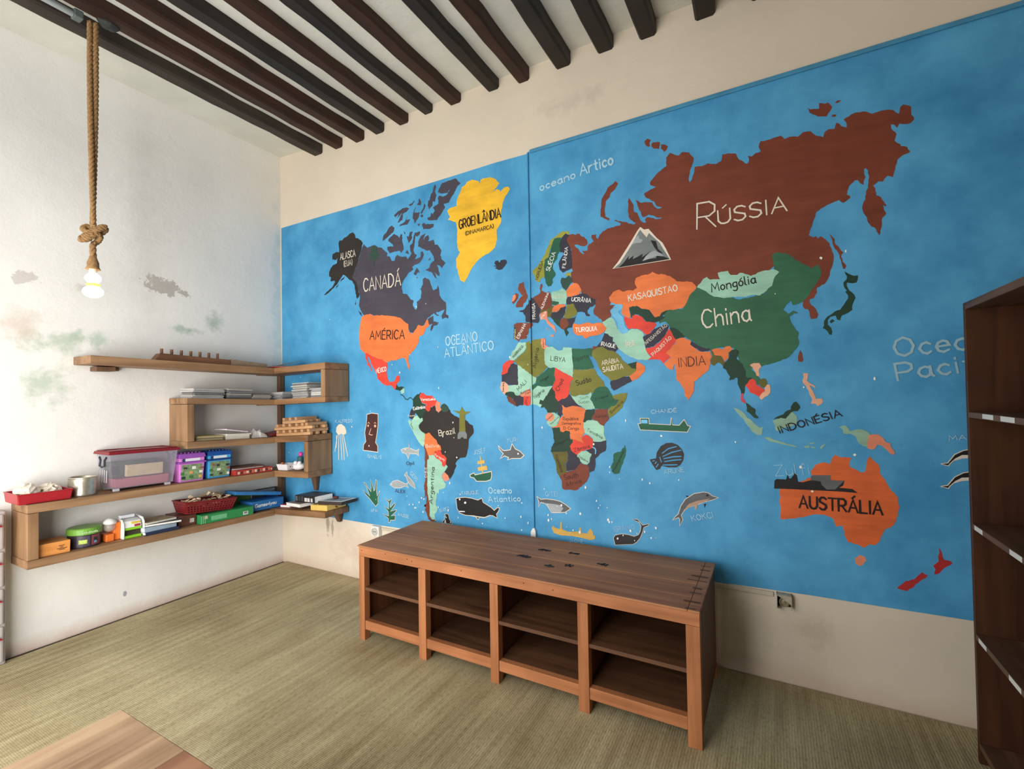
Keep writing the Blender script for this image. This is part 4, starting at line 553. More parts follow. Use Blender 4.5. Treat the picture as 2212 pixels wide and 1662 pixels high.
-1;painted_dolphin;grey painted dolphin with tan belly;dgrey;3;P;3464,766 3481,788 3494,800 3508,846 3534,888 3580,922 3629,935 3653,933 3672,918 3700,912 3672,898 3632,884 3591,863 3549,846 3524,826 3507,797 3515,772 3499,737 3502,771 3494,783 3481,777
190;outline;pale painted outline;cream;2;L;3.6|3464,766 3481,788 3494,800 3508,846 3534,888 3580,922 3629,935 3653,933 3672,918 3700,912 3672,898 3632,884 3591,863 3549,846 3524,826 3507,797 3515,772 3499,737 3502,771 3494,783 3481,777 3464,766 3481,788
190;belly;tan belly;tan;4;P;3520,823 3550,863 3591,884 3664,904 3632,882 3599,868 3590,837 3580,838 3583,858 3549,843
190;fin;black fin;black;4;P;3629,871 3640,874 3633,850
190;fin;black fin;black;4;P;3534,909 3553,907 3542,899
190;eye;black eye;black;4;P;3655,920 3654,917 3652,915 3648,914 3645,914 3643,916 3642,919 3643,922 3645,925 3649,926 3652,925 3654,923
-1;painted_dolphin;black and white painted dolphin, the upper of two beside the bookcase;black;3;P;4634,1149 4655,1153 4679,1192 4708,1211 4736,1219 4763,1214 4735,1194 4703,1193 4679,1176 4660,1153 4655,1144
196;outline;pale painted outline;cream;2;L;4.2|4634,1149 4655,1153 4679,1192 4708,1211 4736,1219 4763,1214 4735,1194 4703,1193 4679,1176 4660,1153 4655,1144 4634,1149 4655,1153
196;belly;white belly;cream;4;P;4669,1163 4703,1190 4744,1198 4744,1183 4702,1177
-1;painted_dolphin;black and white painted dolphin, the lower of two beside the bookcase;black;3;P;4631,1048 4652,1053 4677,1092 4705,1112 4733,1120 4760,1116 4732,1096 4700,1093 4677,1076 4657,1053 4652,1043
199;outline;pale painted outline;cream;2;L;4.4|4631,1048 4652,1053 4677,1092 4705,1112 4733,1120 4760,1116 4732,1096 4700,1093 4677,1076 4657,1053 4652,1043 4631,1048 4652,1053
199;belly;white belly;cream;4;P;4667,1063 4700,1090 4742,1099 4741,1084 4700,1078
-1;painted_mountain;white painted outline of a snowy mountain;cream;3;P;3143,2243 3178,2280 3219,2335 3258,2389 3298,2448 3315,2467 3336,2447 3362,2447 3408,2385 3439,2353 3459,2312 3485,2247
202;rock;grey mountain body;grey;4;P;3152,2244 3189,2270 3224,2317 3264,2372 3303,2436 3314,2450 3330,2426 3351,2398 3364,2422 3388,2394 3423,2355 3443,2315 3478,2251 3189,2245
202;rock;black mountain foot;black;5;P;3180,2246 3212,2269 3246,2308 3240,2284 3273,2304 3267,2283 3300,2294 3327,2306 3321,2285 3375,2315 3321,2264 3353,2270 3401,2268 3406,2281 3437,2276 3478,2251
202;rock;pale mountain face;lgrey;6;P;3326,2263 3343,2288 3365,2306 3396,2314 3427,2293 3447,2271 3406,2281 3374,2272
202;rock;pale cloud;lgrey;5;P;3264,2372 3286,2406 3303,2420 3308,2397 3329,2388 3318,2371 3291,2375
202;rock;black crag;black;5;P;3374,2377 3403,2367 3415,2319 3443,2288 3417,2298 3392,2334
-1;lettering;pale painted word RÚSSIA, first letter;cream;5;T;R|3627,2396|3724,2393|142|4.0
-1;lettering;pale painted word RÚSSIA, rest;cream;5;T;ÚSSIA|3738,2401|4061,2412|76|4.0
-1;lettering;white painted word China;cream;5;T;China|3646,1842|3884,1862|97|4.0
-1;lettering;black painted word Mongólia;ink;5;T;Mongólia|3696,2036|3912,2059|46|2.7
-1;lettering;white painted word KASAQUISTAO;cream;5;T;KASAQUISTAO|3238,2035|3517,2065|36|3.0
-1;lettering;black painted word INDIA;ink;5;T;INDIA|3514,1631|3655,1638|51|2.1
-1;lettering;black painted word INDONÉSIA;ink;5;T;INDONÉSIA|4003,1270|4269,1361|34|2.8
-1;lettering;black painted word AUSTRÁLIA;ink;5;T;AUSTRÁLIA|4080,898|4414,898|59|4.5
-1;lettering;black painted word GROENLÂNDIA;ink;5;T;GROENLÂNDIA|2022,2691|2368,2711|63|4.1
-1;lettering;black painted word (DINAMARCA);ink;5;T;(DINAMARCA)|2075,2635|2309,2646|26|2.4
-1;lettering;white painted word CANADÁ;cream;5;T;CANADÁ|1063,2352|1462,2354|102|4.4
-1;lettering;white painted word ALASCA;cream;5;T;ALASCA|794,2652|972,2658|54|2.8
-1;lettering;white painted word (EUA);cream;5;T;(EUA)|837,2588|936,2591|46|1.9
-1;lettering;black painted word AMÉRICA;ink;5;T;AMÉRICA|1126,1953|1491,1934|68|3.8
-1;lettering;white painted word MÉXICO;white;5;T;MÉXICO|1193,1676|1302,1692|35|2.0
-1;lettering;pale painted word Oceano by the upper seam;white2;5;T;oceano|2671,2823|2917,2852|49|6.3
-1;lettering;pale painted word Artico;white2;5;T;Artico|2951,2860|3161,2879|67|5.6
-1;lettering;white painted word OCEANO;white2;5;T;OCEANO|1889,1854|2164,1873|66|4.0
-1;lettering;white painted word ATLÂNTICO;white2;5;T;ATLÂNTICO|1877,1770|2297,1804|62|4.0
-1;lettering;white painted word Oceano above Atlantico;white2;5;T;Oceano|2237,808|2419,824|40|2.9
-1;lettering;white painted word Atlantico;white2;5;T;Atlantico|2234,747|2486,778|37|2.7
-1;lettering;large pale painted word Oceano cut off by the bookcase;white3;5;T;Ocea|4480,1640|4742,1660|85|4.9
-1;lettering;large pale painted word Pacifico cut off by the bookcase;white3;5;T;Pacif|4487,1529|4758,1565|78|4.9
-1;lettering;white painted word Brazil;cream;5;T;Brazil|1814,1193|1960,1215|41|2.4
-1;lettering;black painted word Argentina;ink;5;T;Argentina|1745,684|1767,958|32|2.1
-1;lettering;white painted word CHILE;white;5;T;CHILE|1692,878|1692,954|18|1.0
-1;lettering;white painted word Colômbia;white;5;T;Colômbia|1571,1381|1687,1397|24|1.8
-1;lettering;white painted word Venezuela;white;5;T;Venezuela|1644,1452|1784,1457|21|1.5
-1;lettering;white painted word Bolívia;cream;5;T;Bolívia|1687,1101|1812,1110|24|1.4
-1;lettering;white painted word PERÚ;white2;5;T;PERÚ|1582,1212|1644,1176|21|1.4
-1;lettering;white painted word Paraguay;cream;5;T;Paraguay|1768,1046|1861,1011|17|1.2
-1;lettering;white painted word Equador;cream;5;T;Equad|1520,1333|1586,1337|12|1.3
-1;lettering;black painted word NORUEGA;ink;5;T;NORUEGA|2642,2240|2684,2358|20|1.4
-1;lettering;white painted word SUÉCIA;white;5;T;SUÉCIA|2726,2286|2773,2400|27|1.7
-1;lettering;white painted word FILÂNDIA;white;5;T;FILÂNDIA|2837,2292|2858,2422|21|1.5
-1;lettering;white painted word UCRÂNIA;white;5;T;UCRÂNIA|2875,2076|3001,2053|24|2.0
-1;lettering;white painted word ALEMANHA;white;5;T;ALEMANHA|2671,2043|2722,2145|16|1.4
-1;lettering;white painted word FRANSA;white;5;T;FRANSA|2619,1987|2617,2090|20|1.4
-1;lettering;white painted word ESPANHA;white;5;T;ESPANHA|2493,1862|2551,1956|21|1.4
-1;lettering;pale painted word POLÔNIA;cream;5;T;POLÔNIA|2744,2106|2828,2102|20|0.9
-1;lettering;white painted word ITÁLIA;white;5;T;ITÁLIA|2668,1979|2700,2023|13|1.0
-1;lettering;white painted word TURQUIA;white;5;T;TURQUIA|2898,1876|3038,1876|27|2.1
-1;lettering;pale painted strip lettering PORTUGAL;lyellow;5;T;PORTUGAL|2470,1863|2470,1933|11|0.7
-1;lettering;white painted word IRAQUE;white;5;T;IRAQUE|3060,1783|3150,1761|23|1.6
-1;lettering;pale painted word ÍRÃ;cream;5;T;ÍRÃ|3217,1764|3270,1766|27|2.0
-1;lettering;white painted word ARÁBIA;cream;5;T;ARÁBIA|3066,1661|3171,1675|26|1.7
-1;lettering;white painted word SAUDITA;cream;5;T;SAUDITA|3072,1619|3196,1637|28|2.0
-1;lettering;white painted word AFEGANISTÃO;cream;5;T;AFEGANISTÃO|3335,1769|3457,1869|18|1.2
-1;lettering;white painted word PAQUISTÃO;cream;5;T;PAQUISTÃO|3375,1701|3480,1797|19|1.6
-1;lettering;black painted word MARROCO;ink;5;T;MARROCO|2450,1735|2527,1807|16|1.4
-1;lettering;black painted word Algéria;ink;5;T;Algéria|2616,1661|2641,1791|26|1.5
-1;lettering;black painted word Tunísia;ink;5;T;Tunísia|2668,1853|2670,1794|12|0.9
-1;lettering;black painted word LIBYA;ink;5;T;LIBYA|2722,1706|2823,1691|29|1.7
-1;lettering;black painted word Egypto;ink;5;T;Egypto|2882,1695|2979,1714|23|1.2
-1;lettering;black painted word Sudão;ink;5;T;Sudão|2898,1540|2996,1564|32|1.8
-1;lettering;black painted word Chad;ink;5;T;Chad|2775,1506|2811,1578|25|1.5
-1;lettering;black painted word MALI;ink;5;T;MALI|2484,1512|2547,1569|24|1.5
-1;lettering;black painted word Nigéria;ink;5;T;Nigéria|2607,1460|2676,1509|22|1.2
-1;lettering;black painted word Níger;ink2;5;T;Níger|2655,1567|2713,1599|18|1.6
-1;lettering;black painted word Togo;ink;5;T;Togo|2535,1472|2537,1418|16|0.9
-1;lettering;black painted words Burkina Faso;ink;5;T;Burkina|2503,1491|2569,1515|13|1.0
-1;lettering;black painted word Faso;ink;5;T;Faso|2539,1488|2574,1503|11|1.0
-1;lettering;black painted word Seneg;ink;5;T;Seneg|2372,1509|2371,1571|13|1.0
-1;lettering;black painted word South above Sudan;ink;5;T;South|2921,1452|2976,1462|16|0.6
-1;lettering;black painted word Sudan;ink;5;T;Sudan|2909,1427|2979,1431|18|0.7
-1;lettering;black painted word Etiópia;ink2;5;T;Etiópia|3021,1444|3101,1469|15|0.9
-1;lettering;black painted word Somália;ink;5;T;Somália|3117,1365|3193,1433|16|1.2
-1;lettering;black painted word Kenya;ink2;5;T;Kenya|3019,1338|3086,1346|16|1.0
-1;lettering;black painted word República;ink;5;T;República|2802,1320|2905,1324|20|1.2
-1;lettering;black painted word Demografica;ink;5;T;Demografica|2796,1294|2920,1296|16|1.0
-1;lettering;black painted words D Congo;ink;5;T;D Congo|2805,1264|2908,1263|16|1.2
-1;lettering;black painted word Tanzânia;ink;5;T;Tanzânia|2959,1259|3056,1211|17|1.0
-1;lettering;black painted word Zâmbia;ink;5;T;Zâmbia|2875,1124|2978,1155|21|1.2
-1;lettering;black painted word Zimbabwe;ink;5;T;Zimbabwe|2897,1091|2962,1061|15|0.6
-1;lettering;black painted word Namíbia;ink;5;T;Namíbia|2739,1094|2781,989|22|1.2
-1;lettering;black painted word South above Africa;ink;5;T;South|2806,943|2897,968|29|1.5
-1;lettering;black painted word Africa;ink;5;T;Africa|2817,899|2918,936|24|1.2
-1;lettering;black painted word Angola;ink2;5;T;Angola|2744,1151|2834,1197|18|1.0
-1;lettering;black painted word on the dark green island;ink2;5;T;Madagascar|3125,1012|3195,1146|12|1.0
-1;lettering;black painted word on the disc;ink;5;T;Gabon|2691,1316|2736,1354|12|0.9
-1;lettering;black painted word República on the pale patch;ink;5;T;República|2717,1292|2774,1341|8|0.9
-1;lettering;pale painted name above the shark facing right;white2;5;T;YURI|2387,1168|2474,1173|26|1.3
-1;lettering;pale painted name above the sailing ship;white2;5;T;JOSÉ F.|2122,1070|2230,1093|29|1.5
-1;lettering;pale painted name above the black whale;white2;5;T;FARUQUE|2012,775|2154,797|25|1.5
-1;lettering;pale painted name above the penguin;white2;5;T;SINOCO|1811,628|1900,661|23|1.3
-1;lettering;dark painted name below the pale shark;ink;5;T;Opil|1497,960|1575,967|25|1.5
-1;lettering;pale painted name beside the fish pointing up;white2;5;T;GERI|1530,895|1591,842|29|1.8
-1;lettering;dark painted name below the fish;purple;5;T;ALEX|1378,741|1478,742|24|1.8
-1;lettering;pale painted name above the jellyfish;white2;5;T;K.ALFREDO|716,1271|919,1279|26|2.3
-1;lettering;pale painted word below the stone head;white2;5;T;ISMAEL-S|1086,996|1238,995|25|2.1
-1;lettering;pale painted name below the five frond seaweed;white2;5;T;AFAI|1117,559|1195,567|25|2.1
-1;lettering;pale painted name beside the leafy seaweed;white2;5;T;AMUSSE|1401,563|1511,555|22|1.9
-1;lettering;pale painted name above the whale with white belly;white2;5;T;GITEI|2670,828|2759,836|27|1.3
-1;lettering;pale painted name above the whale with raised tail;white2;5;T;IBRAIMO|3122,655|3248,688|27|1.0
-1;lettering;pale painted name below the mustard ship;white2;5;T;JAOME|2826,553|2923,558|20|1.2
-1;lettering;pale painted name above the cargo ship;white2;5;T;CHANDÉ|3357,1368|3498,1378|20|1.5
-1;lettering;pale painted name below the seashell;white2;5;T;ARUNE|3422,1022|3529,1042|24|1.3
-1;lettering;pale painted name below the grey dolphin;white2;5;T;KOKCI|3568,770|3678,803|30|1.5
-1;lettering;pale painted name above the twin dolphins;white2;5;T;MAN|4662,1256|4746,1265|20|1.6
-1;lettering;pale scratched word by the ship silhouette;white2;5;T;Zulfi|3978,1049|4130,1069|55|1.3'''
m, nt, b_, N, L = nodes('ocean_paint'); b_.inputs['Roughness'].default_value = .55; b_.inputs['Specular IOR Level'].default_value = .3
tc = N('ShaderNodeTexCoord'); n1 = N('ShaderNodeTexNoise'); n1.inputs['Scale'].default_value = 2.6; n1.inputs['Detail'].default_value = 9; n1.inputs['Roughness'].default_value = .62; L(tc.outputs['Object'], n1.inputs['Vector'])
rr = N('ShaderNodeValToRGB'); L(n1.outputs['Fac'], rr.inputs['Fac']); e = rr.color_ramp.elements; e[0].position = .32; e[0].color = lin((56, 134, 182)); e[1].position = .68; e[1].color = lin((92, 172, 216)); L(rr.outputs['Color'], b_.inputs['Base Color'])
bp = N('ShaderNodeBump'); bp.inputs['Strength'].default_value = .3; bp.inputs['Distance'].default_value = .012; L(n1.outputs['Fac'], bp.inputs['Height']); L(bp.outputs['Normal'], b_.inputs['Normal'])
top = [(18, 3068), (591, 3072), (1044, 3072), (1628, 3085), (2057, 3092), (2329, 3098), (2574, 3095), (2585, 3108), (2941, 3106), (3295, 3110), (3629, 3111), (4078, 3111), (4429, 3117), (4709, 3129), (4950, 3137)]
bot = [(4726, 468), (4394, 465), (4116, 464), (3890, 459), (3684, 454), (2730, 457), (2010, 461), (1427, 465), (1103, 462), (783, 463)]
ol = [(.012, 3.068)]+[(x/1000, z/1000) for x, z in top[1:-1]]+[(RX-.004, 3.139), (RX-.004, .468)]+[(x/1000, z/1000) for x, z in bot]+[(.012, .470)]
mural = tag(MB().prism(ol, -.0025, -.0004).build('world_map_mural', m), 'wide hand-painted blue world map mural with coloured countries on the wall', 'mural')
mo = []
for ln in DATA.split('\n'):
    p, nm, lb, c, ly, k, d = ln.split(';'); ly = int(ly); y = -.003-.0005*ly-1.2e-5*(len(mo) % 37); b = MB(); d = d.split('|')
    P2 = lambda s: [tuple(int(v)/1000 for v in t.split(',')) for t in s.split()]
    if k == 'P':
        land = nm in ('painted_country', 'painted_island', 'painted_patch'); R2 = (lambda s: rough(P2(s), len(s))) if land else P2
        for s in d[1:]: MB().film(R2(s), y, -.0028).build(nm, paint(c), mural if p == '-1' else mo[int(p)], label=lb)
        b.film(R2(d[0]), y, -.0028)
    elif k == 'L': ribbons(b, stroke([P2(s) for s in d[1:]], float(d[0])*1.8/1000), y)
    else:
        H = int(d[3])/1000; ribbons(b, letters(d[0], P2(d[1])[0], P2(d[2])[0], H, min(float(d[4])*2.2/1000, H*.17)), y)
    p = int(p); mo.append(b.build(nm, paint(c), mural if p < 0 else mo[p], label=lb if p < 0 else None))
b = MB(); q = random.Random(11)      # chips where the blue paint has flaked off
for i in range(110):
    if i < 55: x = q.uniform(1.5, 3.4); z = .50+abs(q.gauss(0, .13))+.03*x
    else: x, z = q.uniform(.1, 4.6), q.uniform(.6, 2.2)
    r = q.uniform(.003, .009); n = 6; kk = len(b.v)
    b.v += [(x+r*q.uniform(.4, 1)*math.cos(j*PI/3), -.0065, z+r*q.uniform(.6, 1.5)*math.sin(j*PI/3)) for j in range(n)]; b.f.append(tuple(range(kk, kk+n)))
o = b.build('paint_chips', paint('white'), mural); o['kind'] = 'stuff'
# blue painted cable conduit along the top right edge and down the joint, white at its foot
cd = thing('cable_conduit', 'thin cable conduit painted over, down the middle of the map', 'conduit', (2.585, -.0065, .455))
def seg(z0, z1, c, nm='conduit_section', lab=None):
    MB().box(-.005, -.008, z0-.455, .004, 0, z1-.455).build(nm, paint(c), cd, .003, label=lab)
for z0, z1, c in ((.615, 1.42, 'ocean'), (1.42, 1.62, 'teal'), (1.62, 1.825, 'dolive'), (1.825, 1.925, 'ocean'), (1.925, 1.965, 'brown'), (1.965, 2.11, 'slate'), (2.11, 3.098, 'ocean')): seg(z0, z1, c)
MB().hexa([(-.018, -.016, 0), (.016, -.016, 0), (.016, 0, 0), (-.018, 0, 0)], [(-.018, -.016, .135), (.016, -.016, .135), (.016, 0, .135), (-.018, 0, .135)]).hexa([(-.018, -.016, .135), (.016, -.016, .135), (.016, 0, .135), (-.018, 0, .135)], [(-.008, -.010, .157), (.006, -.010, .157), (.006, 0, .157), (-.008, 0, .157)]).build('conduit_end', flat('white_plastic', (225, 222, 215), .45, 0), cd, label='white end of the conduit')
hr = thing('cable_conduit', 'thin cable conduit painted blue, along the upper right edge of the map', 'conduit', (2.6, -.0065, 3.1))
MB().hexa([(0, -.009, -.010), (2.40, -.009, .008), (2.40, 0, .008), (0, 0, -.010)], [(0, -.009, .012), (2.40, -.009, .030), (2.40, 0, .030), (0, 0, .012)]).build('conduit_section', flat('dusty_blue', (70, 140, 176), .5, .15, 9), hr, .003)
# ------------------------------------------------------------------ sockets and white trunking under the map
wp = flat('white_plastic', (225, 222, 215), .45, 0)
tag(rebase(MB().box(1.235, -.013, .430, 3.955, -.0005, .452).build('cable_trunking', flat('aged_plastic', (200, 188, 168), .5, .05, 6), bevel=.002)), 'flat off-white cable trunking low on the wall behind the cabinet', 'trunking')
so = thing('wall_socket', 'white wall socket left of the low wooden cabinet', 'socket', (1.185, -.0005, .418))
MB().box(-.043, -.035, -.04, .043, 0, .042).build('housing', wp, so, .006)
MB().lathe([(.028, 0), (.030, .003), (.026, .004), (.024, -.004)], 20).build('plug_well', flat('socket_shade', (190, 188, 182), .5, 0), so).matrix_local = Matrix.Translation((0, -.036, 0))@Matrix.Rotation(PI/2, 4, 'X')
for s in (-1, 1): MB().tube([(s*.009, -.041, 0), (s*.009, -.034, 0)], .003).build('contact_hole', flat('hole', (40, 38, 36), .8, 0), so)
so = thing('wall_socket', 'broken wall socket with open front at the lower edge of the map', 'socket', (4.002, -.0005, .422))
f = MB()
for a in ((-.034, -.036, -.030, .034), (.030, -.036, .034, .034), (-.034, .030, .034, .034), (-.034, -.036, -.012, -.032)): f.box(a[0], -.045, a[1], a[2], 0, a[3])
f.build('housing', flat('grubby_plastic', (176, 166, 146), .5, .2, 40), so, .0015)
MB().prism([(-.03, .03), (.03, .03), (.03, -.01), (.0, .014), (-.016, .022)], -.044, -.040).build('broken_cover', flat('grubby_plastic', (176, 166, 146), .5, .2, 40), so)
MB().box(-.03, -.006, -.034, .03, -.002, .03).build('back_plate', flat('plate_dark', (44, 34, 24), .8, .2, 40), so)  # dark brown plate at the back of the open socket
MB().lathe([(.022, 0), (.024, .012), (.019, .018), (.014, .010), (.005, .014), (.0049, .02)], 18).build('socket_core', flat('dirty_ceramic', (150, 138, 108), .4, .3, 60), so).matrix_local = Matrix.Translation((0, -.010, -.008))@Matrix.Rotation(PI/2, 4, 'X')
# ------------------------------------------------------------------ low wooden cabinet
ca = thing('cabinet', 'long low wooden cabinet with eight open compartments under the map', 'cabinet', (2.70, -.40, 0))
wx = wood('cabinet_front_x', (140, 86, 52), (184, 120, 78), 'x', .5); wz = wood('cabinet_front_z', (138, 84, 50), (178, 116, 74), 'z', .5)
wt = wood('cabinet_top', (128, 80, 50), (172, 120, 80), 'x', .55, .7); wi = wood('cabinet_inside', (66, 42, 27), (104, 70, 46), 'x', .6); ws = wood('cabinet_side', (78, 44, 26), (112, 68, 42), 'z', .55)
def cb(name, x0, y0, z0, x1, y1, z1, m, bv=.002): return MB().box(x0-2.70, y0+.40, z0, x1-2.70, y1+.40, z1).build(name, m, ca, bv)
posts = [(1.711, 1.755), (2.180, 2.232), (2.657, 2.707), (3.143, 3.196), (3.630, 3.687)]
for x0, x1 in posts: cb('front_post', x0, -.690, 0, x1, -.645, .509, wz)
cb('top_rail', 1.711, -.690, .510, 3.687, -.655, .567, wx)
for (a, p), (c, d) in zip(posts, posts[1:]):
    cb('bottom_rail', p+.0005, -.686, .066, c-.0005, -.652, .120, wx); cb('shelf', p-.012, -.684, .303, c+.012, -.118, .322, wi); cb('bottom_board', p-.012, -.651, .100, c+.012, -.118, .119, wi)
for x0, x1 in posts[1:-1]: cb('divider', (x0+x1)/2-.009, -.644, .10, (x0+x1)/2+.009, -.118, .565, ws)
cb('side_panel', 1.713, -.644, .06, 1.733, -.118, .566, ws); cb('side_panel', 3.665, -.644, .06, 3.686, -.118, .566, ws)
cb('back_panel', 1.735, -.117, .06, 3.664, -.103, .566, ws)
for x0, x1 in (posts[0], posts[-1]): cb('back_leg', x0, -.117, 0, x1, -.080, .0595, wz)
for y0, y1 in ((-.700, -.566), (-.564, -.405), (-.403, -.240), (-.238, -.078)): cb('top_plank', 1.708, y0, .568, 3.640, y1, .578+.001*((y0*97) % 1), wt, .003)
cb('end_batten', 3.641, -.702, .568, 3.690, -.077, .579, wt, .003)
for x, z in ((1.735, .545), (1.93, .553), (2.10, .548), (2.135, .541), (2.19, .512), (2.48, .545), (2.86, .546), (3.02, .541)):
    MB().lathe([(.003, 0), (.003, .001)], 8).build('nail_head', flat('nail_dark', (60, 34, 22), .7, .05), ca).matrix_local = Matrix.Translation((x-2.70, -.690+.40-.0002, z))@Matrix.Rotation(PI/2, 4, 'X')
q = random.Random(4)
for i in range(8):
    y0 = -.68+i*.075+q.uniform(-.02, .02); cb('notch', 3.655-q.uniform(.02, .075), y0, .5795, 3.664+q.uniform(0, .02), y0+q.uniform(.006, .016), .5802, flat('dark_wear', (88, 58, 38), .7, .2), 0)
rebase(MB().box(2.08, -.130, .37, 2.15, -.121, .378, (0, .25, 0)).build('paper_scrap', flat('paper_white', (226, 224, 218), .7, .04)))
o = C.objects[-1]; tag(o, 'tiny white paper scrap inside the upper left cabinet compartment', 'scrap'); o.location.z = .3221; o.location.y = -.2
# black painted marks on the cabinet top
MK = [((1131, 1202), [(0, 0, 9), (-14, 3, 8), (13, -2, 8), (-6, 9, 5), (8, 9, 5), (22, 2, 5), (-21, -3, 4)], 'leftmost of the six'), ((1176, 1189), [(-9, 0, 9), (9, 1, 9), (0, 3, 6), (20, 2, 5), (-19, -2, 5), (-8, 8, 4)], 'nearest the wall'),
      ((1240, 1196), [(-13, -4, 6), (-13, 5, 6), (4, 1, 8), (14, -3, 5), (14, 5, 5), (-4, 0, 5)], 'second nearest the wall'), ((1186, 1223), [(0, 0, 11), (-12, 0, 6), (12, 0, 6), (0, 8, 5)], 'faded grey, nearest the front'),
      ((1229, 1222), [(0, 0, 7), (-11, 4, 4), (11, 4, 4), (-8, -7, 4), (8, -7, 4), (0, 9, 4)], 'star shaped, at the middle front'), ((1301, 1220), [(0, 0, 9), (-13, 2, 6), (12, -6, 5), (14, 5, 5), (4, 9, 5)], 'rightmost of the six')]
MP = [(2.726, -0.431), (2.788, -0.287), (2.963, -0.264), (2.916, -0.504), (3.007, -0.451), (3.161, -0.36)]
for (px, bl, lab), (x, y) in zip(MK, MP):
    b = MB()
    for dx, dy, r in bl:
        kk = len(b.v); b.lathe([(r*.0017, 0), (r*.0017, .001)], 5, (dx*.0017, dy*.0017, 0))
    o = b.build('painted_mark', flat('mark_black' if 'grey' not in lab else 'mark_grey', (26, 22, 22) if 'grey' not in lab else (62, 58, 54), .7, .05)); o.location = (x, y, .5795)
    tag(o, 'small black mark on the cabinet top, '+lab, 'mark', 'black marks on the cabinet top')
# ------------------------------------------------------------------ tall bookcase on the right
bc = thing('bookcase', 'tall dark brown open bookcase at the right edge', 'bookcase', (4.84, -.76, 0))
bz = wood('bookcase_z', (46, 26, 16), (84, 50, 30), 'z', .5, .8); by = wood('bookcase_edge', (70, 48, 34), (112, 82, 60), 'y', .5); bi = wood('bookcase_inside', (50, 25, 14), (84, 46, 26), 'z', .55, .8)
def kb(name, x0, y0, z0, x1, y1, z1, m, lab=None): return MB().box(x0-4.84, y0+.76, z0, x1-4.84, y1+.76, z1).build(name, m, bc, .002, label=lab)
kb('side_panel', 4.66, -.255, 0, 5.004, -.235, 1.834, bz); kb('side_panel', 4.66, -1.275, 0, 5.004, -1.255, 1.834, bz); kb('divider', 4.668, -.765, .086, 4.989, -.747, 1.805, bz)
kb('back_panel', 4.990, -1.254, .01, 5.003, -.256, 1.805, bi); kb('top_board', 4.66, -1.254, 1.806, 5.004, -.256, 1.834, by, 'paler front edge')
kb('plinth', 4.70, -1.254, 0, 4.718, -.256, .058, bz)
for z in (1.372, .928, .490, .060):
    for y0, y1 in ((-1.254, -.766), (-.746, -.256)): kb('shelf', 4.66, y0, z, 4.989, y1, z+.022, by)
lb = flat('label_white', (222, 222, 216), .5, .02)
for i, (y0, y1, z) in enumerate(((-.405, -.502, 1.374), (-.565, -.672, 1.374), (-.285, -.365, .930), (-.600, -.690, .930), (-.290, -.365, .492), (-.560, -.650, .492))):
    kb('shelf_label', 4.6585, y1, z+.001, 4.6597, y0, z+.019, lb)
# ------------------------------------------------------------------ low table corner at the lower left
tb = thing('table', 'low pale wooden table, only its corner showing at the lower left', 'table', (2.70, -2.40, 0))
tw = wood('table_top', (122, 92, 66), (188, 156, 124), 'y', .55, .9)
MB().box(-.59, -.30, .470, -.212, .337, .500).build('tabletop', tw, tb, .004)
MB().box(-.211, -.30, .470, .40, .337, .500).build('tabletop', wood('table_top2', (120, 80, 58), (160, 116, 88), 'y', .5, .6), tb, .004, label='darker second board')
tl = wood('table_leg', (120, 84, 58), (160, 122, 88), 'z', .5)
for x in (-.54, .34):
    for y in (-.25, .28): MB().box(x-.025, y-.025, 0, x+.025, y+.025, .4695).build('leg', tl, tb, .003)
MB().box(-.514, .262, .40, .314, .298, .4690).build('apron', tl, tb, .002); MB().box(-.558, -.224, .40, -.522, .254, .4690).build('apron', tl, tb, .002)
# ------------------------------------------------------------------ white drawer unit at the far left
dr = thing('drawer_unit', 'slim white plastic drawer unit with red handles at the left edge', 'drawers', (.07, -2.10, 0))
dw = flat('drawer_white', (176, 168, 164), .5, .04); rp = flat('handle_red', (146, 26, 42), .4, .03)
MB().box(-.065, -.25, 0, .03, .280, .87).build('casing', dw, dr, .008)
for k in range(4):
    z = .02+k*.212
    d_ = MB().box(.0305, -.235, z, .05, .268, z+.200).build('drawer', dw, dr, .010)
    MB().prism([(.05, z+.132), (.262, z+.132), (.235, z+.152), (.08, z+.152)], 0, .016).build('handle', rp, d_).matrix_local = Matrix.Translation((.066, 0, 0))@Matrix.Rotation(PI/2, 4, 'Z')
# ------------------------------------------------------------------ rope lamp and ceiling tube
la = thing('pendant_lamp', 'bare bulb hanging on a knotted jute rope', 'lamp', (.70, -1.636, 2.22))
jute = flat('jute', (146, 112, 72), .9, .25, 70, .4)
def rope(path, r, mb, turns=26):
    path = [Vector(p) for p in path]; n = len(path)
    for s in range(3):
        pp = []
        for i, p in enumerate(path):
            t = (path[min(i+1, n-1)]-path[max(i-1, 0)]).normalized(); a = t.orthogonal().normalized() if abs(t.z) < .9 else Vector((1, 0, 0)); bb = t.cross(a); ang = i*.62+s*2*PI/3
            pp.append(p+(a*math.cos(ang)+bb*math.sin(ang))*r*.5)
        mb.tube(pp, r*.56, 6)
    return mb
N_ = 150
uu = Vector((.33, .94, 0)); dd_ = Vector((-.94, .33, 0))
def rp_(u, d, z): return uu*u+dd_*d+Vector((0, 0, z))
for sgn, nm in ((1, 'rope'), (-1, 'rope')):
    b = MB(); pp = []
    for k in range(N_):
        t = k/(N_-1); ang = 1.75-1.75*min(1, t*1.25); pp.append(rp_(sgn*.0125*math.cos(ang), sgn*.0125*math.sin(ang), .235+1.155*t))
    rope(pp, .0135, b); b.build(nm, jute, la, smooth=True)
